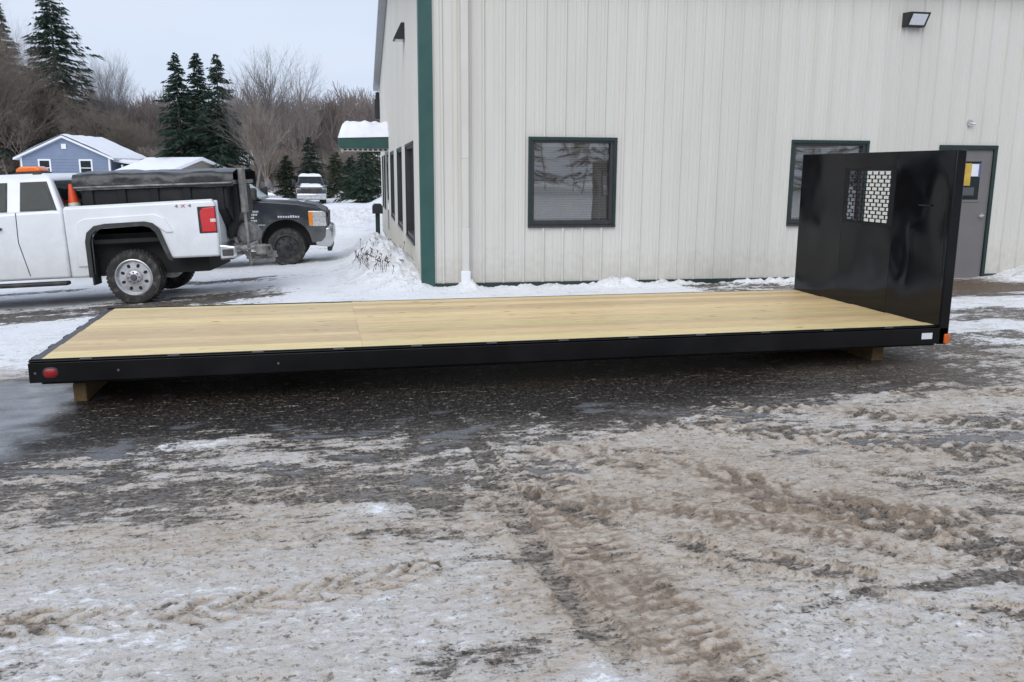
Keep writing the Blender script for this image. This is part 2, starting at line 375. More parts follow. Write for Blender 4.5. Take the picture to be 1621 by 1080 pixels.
def plank_mat():
    m, n, l, b = new_mat('pine_plank')
    tcn = n.new('ShaderNodeTexCoord'); oi = n.new('ShaderNodeObjectInfo')
    ad = n.new('ShaderNodeVectorMath'); ad.operation = 'MULTIPLY_ADD'
    cmb = n.new('ShaderNodeCombineXYZ')
    m7 = n.new('ShaderNodeMath'); m7.operation = 'MULTIPLY'; m7.inputs[1].default_value = 37.0; l.new(oi.outputs['Random'], m7.inputs[0])
    for i in range(3): l.new(m7.outputs[0], cmb.inputs[i])
    l.new(tcn.outputs['Object'], ad.inputs[0]); ad.inputs[1].default_value = (1.1, 12.0, 12.0); l.new(cmb.outputs[0], ad.inputs[2])
    ns = n.new('ShaderNodeTexNoise'); ns.inputs['Scale'].default_value = 3.0; ns.inputs['Detail'].default_value = 8; ns.inputs['Roughness'].default_value = 0.6; ns.inputs['Distortion'].default_value = 1.2
    l.new(ad.outputs[0], ns.inputs['Vector'])
    rp = n.new('ShaderNodeValToRGB')
    e = rp.color_ramp.elements
    e[0].position = 0.28; e[0].color = (0.49, 0.335, 0.165, 1)
    e[1].position = 0.62; e[1].color = (0.765, 0.60, 0.32, 1)
    x = e.new(0.45); x.color = (0.705, 0.535, 0.265, 1)
    l.new(ns.outputs['Fac'], rp.inputs['Fac'])
    hs = n.new('ShaderNodeHueSaturation'); l.new(rp.outputs['Color'], hs.inputs['Color'])
    mr = n.new('ShaderNodeMapRange'); mr.inputs[3].default_value = 0.80; mr.inputs[4].default_value = 1.10; l.new(oi.outputs['Random'], mr.inputs[0]); l.new(mr.outputs[0], hs.inputs['Value'])
    m8 = n.new('ShaderNodeMath'); m8.operation = 'FRACT'; m9 = n.new('ShaderNodeMath'); m9.operation = 'MULTIPLY'; m9.inputs[1].default_value = 13.7
    l.new(oi.outputs['Random'], m9.inputs[0]); l.new(m9.outputs[0], m8.inputs[0])
    mr3 = n.new('ShaderNodeMapRange'); mr3.inputs[3].default_value = 0.487; mr3.inputs[4].default_value = 0.51; l.new(m8.outputs[0], mr3.inputs[0]); l.new(mr3.outputs[0], hs.inputs['Hue'])
    # knots
    ad2 = n.new('ShaderNodeVectorMath'); ad2.operation = 'MULTIPLY_ADD'; ad2.inputs[1].default_value = (1.6, 5.0, 0.0)
    l.new(tcn.outputs['Object'], ad2.inputs[0]); l.new(cmb.outputs[0], ad2.inputs[2])
    vo = n.new('ShaderNodeTexVoronoi'); vo.inputs['Scale'].default_value = 1.3; vo.inputs['Randomness'].default_value = 1.0; l.new(ad2.outputs[0], vo.inputs['Vector'])
    mk = n.new('ShaderNodeMapRange'); mk.inputs[1].default_value = 0.045; mk.inputs[2].default_value = 0.11; mk.inputs[3].default_value = 0.95; mk.inputs[4].default_value = 0.0
    l.new(vo.outputs['Distance'], mk.inputs[0])
    mxn = n.new('ShaderNodeMix'); mxn.data_type = 'RGBA'; l.new(mk.outputs[0], mxn.inputs[0]); l.new(hs.outputs['Color'], mxn.inputs[6]); mxn.inputs[7].default_value = (0.20, 0.10, 0.03, 1)
    l.new(mxn.outputs[2], b.inputs['Base Color'])
    b.inputs['Roughness'].default_value = 0.42; b.inputs['Specular IOR Level'].default_value = 0.3
    bp = n.new('ShaderNodeBump'); bp.inputs['Strength'].default_value = 0.12; bp.inputs['Distance'].default_value = 0.01
    l.new(ns.outputs['Fac'], bp.inputs['Height']); l.new(bp.outputs['Normal'], b.inputs['Normal'])
    return m
M['plank'] = plank_mat()

def gloss_black():
    m, n, l, b = new_mat('gloss_black_sheet')
    tcn = n.new('ShaderNodeTexCoord')
    b.inputs['Base Color'].default_value = (0.0055, 0.0055, 0.0065, 1)
    ns = n.new('ShaderNodeTexNoise'); ns.inputs['Scale'].default_value = 2.5; ns.inputs['Detail'].default_value = 6; l.new(tcn.outputs['Object'], ns.inputs['Vector'])
    mr = n.new('ShaderNodeMapRange'); mr.inputs[1].default_value = 0.35; mr.inputs[2].default_value = 0.7; mr.inputs[3].default_value = 0.05; mr.inputs[4].default_value = 0.16
    l.new(ns.outputs['Fac'], mr.inputs[0]); l.new(mr.outputs[0], b.inputs['Roughness'])
    b.inputs['Specular IOR Level'].default_value = 0.25
    nb = n.new('ShaderNodeTexNoise'); nb.inputs['Scale'].default_value = 90; nb.inputs['Detail'].default_value = 2; l.new(tcn.outputs['Object'], nb.inputs['Vector'])
    bp = n.new('ShaderNodeBump'); bp.inputs['Strength'].default_value = 0.04; bp.inputs['Distance'].default_value = 0.004
    l.new(nb.outputs['Fac'], bp.inputs['Height']); l.new(bp.outputs['Normal'], b.inputs['Normal'])
    return m
M['gloss_black'] = gloss_black()

def ground_mat():
    m, n, l, b = new_mat('slushy_asphalt')
    tcn = n.new('ShaderNodeTexCoord')
    def attr(nm):
        a = n.new('ShaderNodeAttribute'); a.attribute_name = nm; return a.outputs['Fac']
    def noise(sc, det=4, rough=0.55, st=None):
        x = n.new('ShaderNodeTexNoise'); x.inputs['Scale'].default_value = sc; x.inputs['Detail'].default_value = det; x.inputs['Roughness'].default_value = rough
        if st:
            q = n.new('ShaderNodeMapping'); q.inputs['Scale'].default_value = st; l.new(tcn.outputs['Object'], q.inputs['Vector']); l.new(q.outputs['Vector'], x.inputs['Vector'])
        else: l.new(tcn.outputs['Object'], x.inputs['Vector'])
        return x.outputs['Fac']
    def mapr(v, a, bb, c, d, smooth=False):
        x = n.new('ShaderNodeMapRange'); x.inputs[1].default_value = a; x.inputs[2].default_value = bb; x.inputs[3].default_value = c; x.inputs[4].default_value = d
        if smooth: x.interpolation_type = 'SMOOTHSTEP'
        l.new(v, x.inputs[0]); return x.outputs[0]
    def math_(op, a, bv, c=None):
        x = n.new('ShaderNodeMath'); x.operation = op
        for i, q in enumerate((a, bv, c)):
            if q is None: continue
            if isinstance(q, (int, float)): x.inputs[i].default_value = q
            else: l.new(q, x.inputs[i])
        return x.outputs[0]
    def mixc(f, a, c):
        x = n.new('ShaderNodeMix'); x.data_type = 'RGBA'
        if isinstance(f, (int, float)): x.inputs[0].default_value = f
        else: l.new(f, x.inputs[0])
        for i, q in ((6, a), (7, c)):
            if isinstance(q, tuple): x.inputs[i].default_value = (*q, 1)
            else: l.new(q, x.inputs[i])
        return x.outputs[2]
    cov, dirt, wet, pool, soil = attr('slush'), attr('dirt'), attr('wet'), attr('pool'), attr('soil')
    fine = noise(30, 6, 0.68); mid = noise(7, 5); grit = noise(60, 4, 0.7); big = noise(1.3, 4)
    st1 = noise(1.0, 8, 0.72, (7.0, 24.0, 10.0)); st2 = noise(1.0, 7, 0.7, (16.0, 52.0, 20.0)); st3 = noise(1.0, 6, 0.65, (3.0, 10.0, 5.0))
    vor = n.new('ShaderNodeTexVoronoi'); vor.inputs['Scale'].default_value = 62.0; l.new(tcn.outputs['Object'], vor.inputs['Vector'])
    sep = n.new('ShaderNodeSeparateColor'); l.new(vor.outputs['Color'], sep.inputs[0]); peb = sep.outputs[0]; peb2 = sep.outputs[1]
    def c0(v, k): return math_('MULTIPLY', math_('SUBTRACT', v, 0.5), k)
    k = math_('ADD', math_('ADD', cov, c0(st1, 2.5)), math_('ADD', c0(fine, 1.3), math_('ADD', c0(grit, 0.6), c0(peb, 0.16))))
    cf = mapr(k, 0.28, 0.72, 0, 1, True)
    # asphalt: gravel speckle with a brown film, dark where wet and where deck shade is painted in
    asp = mixc(mapr(peb, 0.1, 1.0, 0, 1), (0.035, 0.031, 0.028), (0.26, 0.232, 0.20))
    asp = mixc(mapr(st2, 0.38, 0.64, 0.0, 0.6), asp, (0.165, 0.137, 0.108))
    asp = mixc(mapr(st1, 0.5, 0.64, 0.0, 0.6), asp, (0.31, 0.262, 0.21))
    wasp = mixc(mapr(peb, 0.2, 1.0, 0, 1), (0.007, 0.006, 0.005), (0.036, 0.028, 0.022))
    wasp = mixc(math_('MULTIPLY', mapr(fine, 0.52, 0.62, 0.0, 0.9), mapr(peb2, 0.35, 0.75, 0, 1)), wasp, (0.15, 0.125, 0.10))
    asp = mixc(mapr(wet, 0.15, 0.9, 0.0, 1.0), asp, wasp)
    asp = mixc(pool, asp, (0.16, 0.165, 0.175))
    # slush from clean snow to tan to brown grit, with painted groove shade
    d2 = math_('ADD', math_('ADD', dirt, c0(big, 0.6)), math_('ADD', c0(st2, 1.5), math_('ADD', c0(st3, 1.1), c0(fine, 1.1))))
    gr = mixc(mapr(fine, 0.35, 0.65, 0, 1), (0.54, 0.51, 0.472), (0.69, 0.665, 0.63))
    wht = mixc(mapr(mid, 0.3, 0.7, 0, 1), (0.85, 0.865, 0.89), (0.93, 0.94, 0.955))
    tan = mixc(mapr(st3, 0.35, 0.65, 0, 1), (0.43, 0.358, 0.285), (0.58, 0.505, 0.42))
    brn = mixc(mapr(grit, 0.35, 0.65, 0, 1), (0.15, 0.108, 0.074), (0.32, 0.245, 0.178))
    sl = mixc(mapr(d2, 0.0, 0.26, 0, 1), wht, gr)
    sl = mixc(mapr(d2, 0.44, 0.95, 0, 1), sl, tan)
    sl = mixc(mapr(d2, 0.98, 1.45, 0, 0.9), sl, brn)
    sl = mixc(math_('MULTIPLY', math_('MULTIPLY', mapr(fine, 0.46, 0.60, 0, 0.85), mapr(peb, 0.55, 0.9, 0, 1)), mapr(d2, 0.12, 0.45, 0, 1)), sl, (0.17, 0.14, 0.11))
    col = mixc(cf, asp, sl)
    col = mixc(math_('MULTIPLY', soil, mapr(fine, 0.38, 0.56, 0, 1)), col, (0.155, 0.105, 0.07))
    l.new(col, b.inputs['Base Color'])
    ra = mapr(wet, 0, 1, 0.6, 0.45)
    ra = math_('ADD', ra, c0(fine, 0.3))
    rp2 = n.new('ShaderNodeMix'); l.new(pool, rp2.inputs[0]); l.new(ra, rp2.inputs[2]); rp2.inputs[3].default_value = 0.045
    rm = n.new('ShaderNodeMix'); l.new(cf, rm.inputs[0]); l.new(rp2.outputs[0], rm.inputs[2]); rm.inputs[3].default_value = 0.5
    l.new(rm.outputs[0], b.inputs['Roughness'])
    spn = n.new('ShaderNodeMix'); l.new(pool, spn.inputs[0]); spn.inputs[2].default_value = 0.22; spn.inputs[3].default_value = 0.5; l.new(spn.outputs[0], b.inputs['Specular IOR Level'])
    hh = math_('ADD', math_('ADD', math_('MULTIPLY', fine, 0.7), math_('MULTIPLY', grit, 0.4)), math_('ADD', math_('MULTIPLY', st1, 0.9), math_('MULTIPLY', peb, 0.25)))
    inv = math_('SUBTRACT', 1.0, math_('MULTIPLY', pool, 0.95))
    bp = n.new('ShaderNodeBump'); bp.inputs['Distance'].default_value = 0.016
    l.new(math_('MULTIPLY', inv, 0.8), bp.inputs['Strength']); l.new(hh, bp.inputs['Height']); l.new(bp.outputs['Normal'], b.inputs['Normal'])
    return m
M['ground'] = ground_mat()

# ------------------------------------------------------------------ the ground
BY = 0.0406
CB, SB = math.cos(BY), math.sin(BY)
CORNER_B = (0.9955, 12.9011)
def b2w(X, Y): return (CB * X + SB * Y, -SB * X + CB * Y)
def base_z(x, y):
    x = np.asarray(x, float); y = np.asarray(y, float)
    d = sstep(8.5, 13.0, y) * np.clip(1.2 - x, 0, 8) * 0.055
    d = d + 0.03 * np.clip(np.minimum(y, 30) - 13, 0, 17) * sstep(2.2, 0.6, CB * x - SB * y)
    hill = np.clip(y - 95, 0, 260) * 0.045
    return -d + hill
def gz(x, y): return float(base_z(x, y))

def seq(parts):
    out = []
    for a, b_, st in parts: out.append(np.arange(a, b_ - st * 0.3, st))
    out.append(np.array([parts[-1][1]])); return np.concatenate(out)
def geo(a, b_, s0, ratio):
    o = [a]; s = s0
    while o[-1] < b_: o.append(o[-1] + s); s *= ratio
    return np.array(o[1:])
xs = np.concatenate([-geo(5.0, 400, 0.05, 1.12)[::-1], seq([(-5.0, -2.0, 0.024), (-2.0, 3.2, 0.0135), (3.2, 7.0, 0.022)]), geo(7.0, 400, 0.05, 1.12)])
ys = np.concatenate([-geo(-2.1, 90, 0.1, 1.2)[::-1], seq([(2.1, 4.0, 0.0115), (4.0, 6.3, 0.016), (6.3, 9.2, 0.032), (9.2, 14.0, 0.05)]), geo(14.0, 45, 0.07, 1.018), geo(46.0, 420, 0.8, 1.08)])
GX, GY = np.meshgrid(xs, ys)
X = GX.ravel(); Y = GY.ravel()
XB = CB * X - SB * Y; YBB = SB * X + CB * Y
near = (X > -6.5) & (X < 9) & (Y > 1.5) & (Y < 40)

wx = X + 0.12 * fbm(X * 1.1, Y * 1.1, 3, 40); wy = Y + 0.12 * fbm(X * 1.1 + 9, Y * 1.1, 3, 41)
n_big = fbm(wx * 0.75, wy * 1.15, 4, 1)
n_mid = fbm(wx * 1.8, wy * 5.2, 5, 5, 0.58)
n_fin = fbm(wx * 8.5, wy * 17, 3, 9, 0.6)
def blob(x0, y0, rx, ry): return np.exp(-(((X - x0) / rx) ** 2 + ((Y - y0) / ry) ** 2))
bias = np.full_like(X, 0.12)
# clear, wet asphalt in front of and under the deck
bias -= 1.15 * sstep(-2.6, -1.6, X) * sstep(6.0, 5.2, X) * sstep(5.55, 6.35, Y) * sstep(9.6, 9.1, Y)
for (x0, y0, rx, ry, a) in ((0.0, 5.9, 2.6, 0.55, -0.35), (-2.35, 6.4, 0.85, 1.0, -1.4), (0.1, 4.85, 0.9, 0.5, -0.30), (-1.1, 4.9, 0.7, 0.5, -0.35),
                            (0.72, 4.7, 0.18, 0.8, -0.25), (0.75, 2.82, 0.26, 0.13, -1.1), (3.7, 3.9, 0.5, 0.5, -0.3), (2.0, 5.7, 0.7, 0.35, -0.45),
                            (4.9, 5.7, 1.6, 0.5, 0.30), (0.94, 3.2, 0.05, 0.6, -0.6), (1.9, 3.3, 0.5, 0.06, -0.5), (2.5, 2.95, 0.5, 0.07, -0.8),
                            (-0.7, 3.65, 1.3, 0.45, 0.75), (-0.2, 3.2, 1.0, 0.35, 0.5), (-0.45, 5.25, 0.3, 0.12, 0.75), (-0.79, 5.64, 0.3, 0.10, 0.8),
                            (0.25, 4.31, 0.16, 0.09, 0.9), (-1.41, 5.51, 0.3, 0.14, 0.75), (0.94, 2.6, 0.16, 0.12, 1.0), (2.2, 2.7, 0.8, 0.3, 0.7), (1.9, 4.1, 0.9, 0.5, 0.8),
                            (3.2, 4.6, 1.1, 0.5, 0.35), (1.2, 3.6, 0.35, 0.8, 0.3), (0.55, 4.9, 0.3, 0.2, 0.35), (1.9, 5.25, 0.5, 0.16, 0.3)):
    bias += a * blob(x0, y0, rx, ry)
bias += 0.25 * sstep(4.2, 3.3, Y)
tone = np.full_like(X, 0.70) + 0.25 * n_big - 0.30 * n_fin
for (x0, y0, rx, ry, a) in ((-0.9, 3.6, 1.2, 0.45, -0.34), (-0.3, 3.0, 1.0, 0.4, -0.30), (-0.45, 5.25, 0.3, 0.14, -0.4), (-0.79, 5.64, 0.3, 0.12, -0.45), (0.25, 4.31, 0.17, 0.1, -0.75),
                            (0.94, 2.58, 0.2, 0.14, -0.7), (2.3, 2.65, 0.6, 0.25, -0.3), (1.8, 4.0, 1.0, 0.5, 0.12), (2.6, 3.7, 1.2, 0.5, 0.2), (3.2, 4.6, 1.0, 0.5, 0.25), (1.05, 3.3, 0.35, 0.8, 0.4), (0.4, 4.3, 0.9, 0.5, 0.25)):
    tone += a * blob(x0, y0, rx, ry)
wet = 0.12 + 1.25 * blob(1.0, 6.75, 3.9, 1.15) + 0.3 * blob(0.0, 5.4, 2.2, 0.6) + 1.2 * blob(-2.5, 6.4, 1.0, 1.0) + 0.25 * n_big  # wet ground, plus painted shade under and beside the deck

pw_ = 0.22 * fbm(X * 2.0, Y * 2.6, 4, 95)
poolm = sstep(-1.75, -2.05, X + pw_) * sstep(5.35, 5.75, Y + pw_) * sstep(8.0, 7.6, Y + pw_) * sstep(-5.5, -4.5, X)
poolm *= np.clip(0.9 + 0.6 * n_mid, 0.35, 1)
poolm = np.maximum(poolm, 0.75 * sstep(0.30, 0.55, -n_mid - 0.3 * n_big) * sstep(-2.5, -1.5, X) * sstep(6.5, 5.0, X) * sstep(4.3, 4.8, Y) * sstep(6.4, 5.9, Y))
# behind the deck, towards the trucks and the building
back = sstep(9.15, 9.7, Y)
streak = fbm(X * 0.35 + 4, Y * 1.5, 4, 21)
left_b = 0.75 + 0.9 * streak + 0.9 * sstep(-2.4, 0.2, XB) * sstep(17.5, 13.0, YBB) + 0.35 * sstep(15, 19, Y)
left_b -= 1.9 * np.exp(-((Y - 13.3 - 0.10 * (X + 3)) / 1.0) ** 2) * sstep(0.6, -1.1, X) * np.clip(0.85 + 1.3 * streak, 0, 1.5)
left_b -= 1.7 * np.exp(-((Y - 16.4 + 0.1 * X) / 0.7) ** 2) * sstep(0.2, -1.0, X) * np.clip(0.6 + 1.5 * streak, 0, 1.4)
left_b -= 0.8 * np.exp(-((YBB - 24.5) / 1.6) ** 2) * sstep(0.6, -0.2, XB) * sstep(-9, -3, XB)
left_b += 1.2 * sstep(27, 31, Y)
rightside = sstep(5.0, 5.9, X)
right_b = -0.35 + 1.6 * np.exp(-((YBB - 8.72) / 0.30) ** 2) + 1.3 * np.exp(-((YBB - 10.45) / 0.42) ** 2) + 0.6 * streak
mid_b = 0.9 + 0.4 * streak
zone = np.where(X < 1.0, left_b, mid_b)
bias = bias * (1 - back) + back * zone
rsel = rightside * sstep(6.9, 7.6, Y)
bias = bias * (1 - rsel) + rsel * right_b
tone = tone * (1 - back) + back * np.clip(-0.12 + 0.25 * n_mid, -0.4, 0.7)
tone = tone * (1 - rsel) + rsel * (0.02 + 0.25 * n_mid)
wet = wet * (1 - back) + back * 0.45
leftsnow = sstep(-1.9, -2.5, X) * sstep(7.6, 8.5, Y) * sstep(12.0, 11.0, Y)
bias = bias + leftsnow * (0.9 - 0.2)
tone = tone * (1 - leftsnow) + leftsnow * -0.05
far = np.maximum(sstep(30, 45, np.hypot(X, Y)), sstep(1.6, 0.2, Y))
bias = bias * (1 - far) + far * 1.0
tone = tone * (1 - far) - far * 0.1
soil = rsel * sstep(10.9, 11.7, YBB) * sstep(12.9, 12.7, YBB) * sstep(7.5, 8.5, XB)
soil += sstep(90, 110, Y) * 0.75

cov = (0.12 * (1 - poolm) + 0.88 * sstep(-0.75, 0.75, bias + 0.6 * n_big * (1 - 0.6 * back) + 0.9 * n_mid + 0.4 * n_fin)) * (1 - 0.45 * np.clip(wet - 0.5, 0, 0.8)) * (1 - 0.8 * poolm)
rid = ridged(wx * 5.5, wy * 8.5, 3, 30)
h = cov * (0.006 + 0.008 * np.clip(n_fin + 0.3, 0, 2) + 0.006 * np.clip(n_mid, 0, 2) + 0.007 * np.clip(rid, 0, 1))

# tyre tracks pressed into the slush: (points, width, lug pitch, chevron, (depth, lugs, edge ridges, bared groove), seed)
TR = [([(0.80, 6.3), (0.94, 5.35), (0.93, 4.34), (0.93, 3.69), (0.98, 3.12), (1.05, 2.55), (1.1, 2.1)], 0.15, 0.06, 0.0, (0.7, 0.15, 0.9, 0.5), 1),
      ([(1.15, 5.0), (1.20, 4.4), (1.20, 3.75), (1.24, 3.12), (1.36, 2.5), (1.5, 2.1)], 0.36, 0.072, 0.12, (0.62, 0.75, 0.4, 0.0), 11),
      ([(0.9, 4.50), (1.36, 3.90), (1.67, 3.54), (2.22, 3.09), (2.75, 2.58), (3.2, 2.1)], 0.13, 0.07, 0.1, (0.9, 0.1, 1.1, 0.55), 2),
      ([(0.95, 4.75), (1.5, 4.35), (2.1, 3.95), (2.6, 3.55), (3.3, 2.9)], 0.09, 0.05, 0.1, (0.7, 0.1, 1.0, 0.35), 15),
      ([(1.3, 5.2), (2.0, 4.9), (2.9, 4.45), (3.9, 3.7), (4.8, 2.8)], 0.08, 0.05, 0.1, (0.6, 0.1, 1.0, 0.4), 16),
      ([(1.6, 5.5), (2.6, 5.1), (3.6, 4.5), (5.0, 3.5)], 0.07, 0.05, 0.1, (0.6, 0.1, 1.0, 0.4), 17),
      ([(1.2, 3.5), (1.7, 3.3), (2.2, 2.95), (2.6, 2.5)], 0.08, 0.05, 0.1, (0.6, 0.1, 1.0, 0.3), 18),
      ([(1.35, 4.15), (1.9, 3.85), (2.4, 3.45), (2.8, 3.0), (3.1, 2.5)], 0.16, 0.07, 0.3, (0.6, 0.6, 0.7, 0.15), 19),
      ([(-2.5, 4.35), (-1.2, 4.15), (0.0, 4.0), (0.85, 3.95)], 0.10, 0.06, 0.2, (0.5, 0.1, 0.8, 0.5), 20),
      ([(-2.8, 5.15), (-1.4, 5.05), (0.0, 4.8), (0.8, 4.6)], 0.12, 0.06, 0.2, (0.5, 0.1, 0.8, 0.5), 21),
      ([(1.55, 5.0), (1.91, 4.62), (2.33, 4.18), (2.62, 3.80), (2.95, 3.37), (3.6, 2.6)], 0.36, 0.165, 0.6, (0.8, 0.8, 0.8, 0.1), 3),
      ([(1.8, 6.0), (2.5, 5.45), (3.1, 5.06), (3.7, 4.70), (4.4, 4.27), (6.0, 3.2)], 0.36, 0.14, 0.6, (0.8, 0.9, 0.4, 0.1), 4),
      ([(2.4, 6.2), (3.4, 5.65), (4.4, 5.15), (6.0, 4.3)], 0.32, 0.12, 0.6, (0.75, 0.9, 0.3, 0.2), 5),
      ([(3.0, 6.6), (4.2, 6.1), (6.5, 5.4)], 0.30, 0.12, 0.6, (0.6, 0.9, 0.3, 0.2), 12),
      ([(2.3, 3.95), (2.9, 3.7), (3.6, 3.2), (4.4, 2.4)], 0.26, 0.10, 0.5, (0.7, 0.8, 0.6, 0.1), 13),
      ([(-2.6, 4.9), (-1.2, 4.75), (0.2, 4.5), (0.95, 4.2)], 0.24, 0.08, 0.3, (0.45, 0.6, 0.4, 0.3), 14),
      ([(-2.2, 3.55), (-1.2, 3.42), (-0.68, 3.36), (-0.12, 3.42), (0.4, 3.55)], 0.22, 0.13, 0.9, (0.8, 0.9, 0.25, 0.1), 6),
      ([(1.15, 2.35), (1.40, 2.62), (1.75, 2.74), (2.3, 2.70), (2.8, 2.62)], 0.20, 0.11, 0.6, (0.5, 0.5, 0.4, 0.2), 7),
      ([(1.3, 3.2), (1.9, 3.05), (2.6, 2.7), (3.2, 2.45)], 0.10, 0.06, 0.2, (0.5, 0.0, 0.9, 0.7), 8),
      ([(-4.5, 13.2), (-3.0, 13.6), (-1.0, 14.6), (0.0, 17.0), (0.1, 22.0)], 0.35, 0.12, 0.4, (0.5, 0.3, 0.4, 0.3), 9),
      ([(-4.5, 11.5), (-2.5, 11.9), (-0.6, 13.0), (-1.6, 17.5), (-1.7, 23.0)], 0.35, 0.12, 0.4, (0.5, 0.3, 0.4, 0.3), 10)]
jit = fbm(X * 6, Y * 6, 2, 60)
for pts, wd, pitch, chev, amp, sd_ in TR:
    P = np.array(pts)
    # densify with a smooth curve
    t = np.linspace(0, len(P) - 1, (len(P) - 1) * 6 + 1); i0 = np.clip(t.astype(int), 0, len(P) - 2); f = (t - i0)[:, None]
    pm = P[np.clip(i0 - 1, 0, None)]; pa = P[i0]; pb = P[i0 + 1]; pc = P[np.clip(i0 + 2, None, len(P) - 1)]
    C = 0.5 * (2 * pa + (pb - pm) * f + (2 * pm - 5 * pa + 4 * pb - pc) * f ** 2 + (3 * pa - pm - 3 * pb + pc) * f ** 3)
    lo = C.min(0) - wd * 1.5; hi = C.max(0) + wd * 1.5
    idx = np.nonzero((X > lo[0]) & (X < hi[0]) & (Y > lo[1]) & (Y < hi[1]))[0]
    if not len(idx): continue
    x = X[idx]; y = Y[idx]; best = np.full(len(idx), 9e9); bd = np.zeros(len(idx)); bs = np.zeros(len(idx)); s0 = 0
    for a, c in zip(C[:-1], C[1:]):
        v = c - a; L_ = np.hypot(*v); v = v / L_
        tt = np.clip((x - a[0]) * v[0] + (y - a[1]) * v[1], 0, L_)
        dx = x - a[0] - tt * v[0]; dy = y - a[1] - tt * v[1]; d2 = dx * dx + dy * dy
        m = d2 < best; best[m] = d2[m]; sg = np.sign(v[0] * dy - v[1] * dx); bd[m] = (sg * np.sqrt(d2))[m]; bs[m] = (s0 + tt)[m]; s0 += L_
    u = bd / (wd / 2); inside = sstep(1.06, 0.9, np.abs(u))
    rag = 1 + 0.5 * jit[idx]
    ph = bs / pitch + chev * np.abs(u) * (1 if sd_ % 2 else -1) * 1.3 + 0.35 * jit[idx] + np.where(u > 0, 0.5, 0.0) * (chev > 0.3)
    lug = sstep(-0.25, 0.45, np.sin(2 * np.pi * ph)) * sstep(0.06, 0.16, np.abs(u) + 0.1 * jit[idx])
    edge = np.exp(-((np.abs(u) - 1.08) / 0.17) ** 2) * np.clip(rag + 0.4 * n_fin[idx], 0.1, 2)
    am, al, ae, ag = amp
    brk = np.clip(0.8 + 1.1 * fbm(x * 2.3 + sd_, y * 2.3, 3, 33), 0.0, 1.25)
    gate = np.clip(0.25 + cov[idx], 0, 1) * brk
    edge = edge * np.where(u > 0, 1.0, 0.55)
    h[idx] += am * gate * (-0.009 * inside + 0.024 * al * inside * lug + 0.026 * ae * edge)
    cov[idx] = np.clip(cov[idx] + am * gate * (0.6 * ae * edge + inside * al * (0.6 * lug - 0.45) - 0.9 * ag * inside), 0, 1)
    tone[idx] += am * gate * (0.30 * np.clip(ae * edge + 0.4 * al * inside, 0, 1) + 0.85 * al * inside * (1 - lug)) * (Y[idx] < 8)  # grooves between lugs: mud plus relief shade painted into the tone
h += 0.004 * fbm(X * 20, Y * 30, 2, 70) * (0.25 + cov)
h *= sstep(420, 20, np.hypot(X, Y)) * 0.8 + 0.2
wet = np.clip(wet, 0, 1) * (1 - cov * 0.6)
h *= 1 - poolm

cov = cov * (1 + 0.4 * np.maximum(back, rsel) * sstep(0.4, 0.75, cov))
# snow drifts: along the front wall, the bank by the side wall, the pile beyond the door, the field far away
lump = fbm(X * 2.2, Y * 2.2, 4, 80); fl = fbm(X * 7, Y * 7, 3, 84)
wall_d = (12.9011 - YBB)
drift = np.clip(0.015 + 0.05 * lump + 0.03 * fl, 0, 1) * sstep(0.55, 0.05, wall_d) * sstep(-0.6, -0.05, wall_d + 0.55) * (XB > 0.6) * sstep(8.3, 8.0, XB)
for (xb, a, r_) in ((3.95, 0.11, 0.35), (1.62, 0.10, 0.14), (4.9, 0.06, 0.4), (6.6, 0.06, 0.5), (2.9, 0.04, 0.15)):
    drift += a * np.exp(-((XB - xb) / r_) ** 2 - ((wall_d - 0.12) / 0.22) ** 2) * (1 + 0.5 * fl)
bank = (0.42 + 0.14 * lump + 0.045 * fl) * np.exp(-((XB - 0.42) / 0.50) ** 2) * sstep(12.7, 15.5, YBB) * sstep(24.5, 23.0, YBB)
bank += (0.20 + 0.04 * fl) * np.exp(-((XB - 0.7) / 0.45) ** 2) * sstep(12.5, 13.6, YBB) * sstep(17, 15, YBB)
pile = (0.62 + 0.25 * lump + 0.12 * fl) * np.exp(-((XB - 11.9) / 0.9) ** 2 - ((YBB - 12.6) / 0.55) ** 2)
field = (0.5 + 0.3 * lump) * np.exp(-((YBB - 40) / 4) ** 2) * sstep(3, 0, XB) * sstep(-9, -6, XB)
dsum = np.clip(drift, 0, 2) + np.clip(bank, 0, 2) + np.clip(pile, 0, 2) + np.clip(field, 0, 2)
dm = sstep(0.012, 0.05, dsum)
cov = np.maximum(cov, 1.4 * dm); tone = tone * (1 - dm) + dm * (0.02 + 0.10 * np.clip(fl, 0, 1)); soil = soil * (1 - dm)
Z = base_z(X, Y) + h + dsum + 0.02 * fbm(X * 0.5, Y * 0.5, 2, 90) * sstep(10, 20, Y)
nx, ny = len(xs), len(ys)
ii = np.arange(nx * ny).reshape(ny, nx)
F4 = np.stack([ii[:-1, :-1].ravel(), ii[:-1, 1:].ravel(), ii[1:, 1:].ravel(), ii[1:, :-1].ravel()], 1)
ground = np_mesh('ground', np.stack([X, Y, Z], 1), F4, M['ground'], smooth=True)
for nm, arr in (('slush', cov), ('dirt', np.clip(tone, -0.4, 1.7)), ('wet', wet), ('pool', poolm), ('soil', np.clip(soil, 0, 1))):  # dirt also carries painted groove shade, wet the painted deck shade
    a = ground.data.attributes.new(nm, 'FLOAT', 'POINT'); a.data.foreach_set('value', arr.astype(np.float32))
tag(ground, 'slushy asphalt yard with tyre tracks and patches of dirty snow', kind='structure')

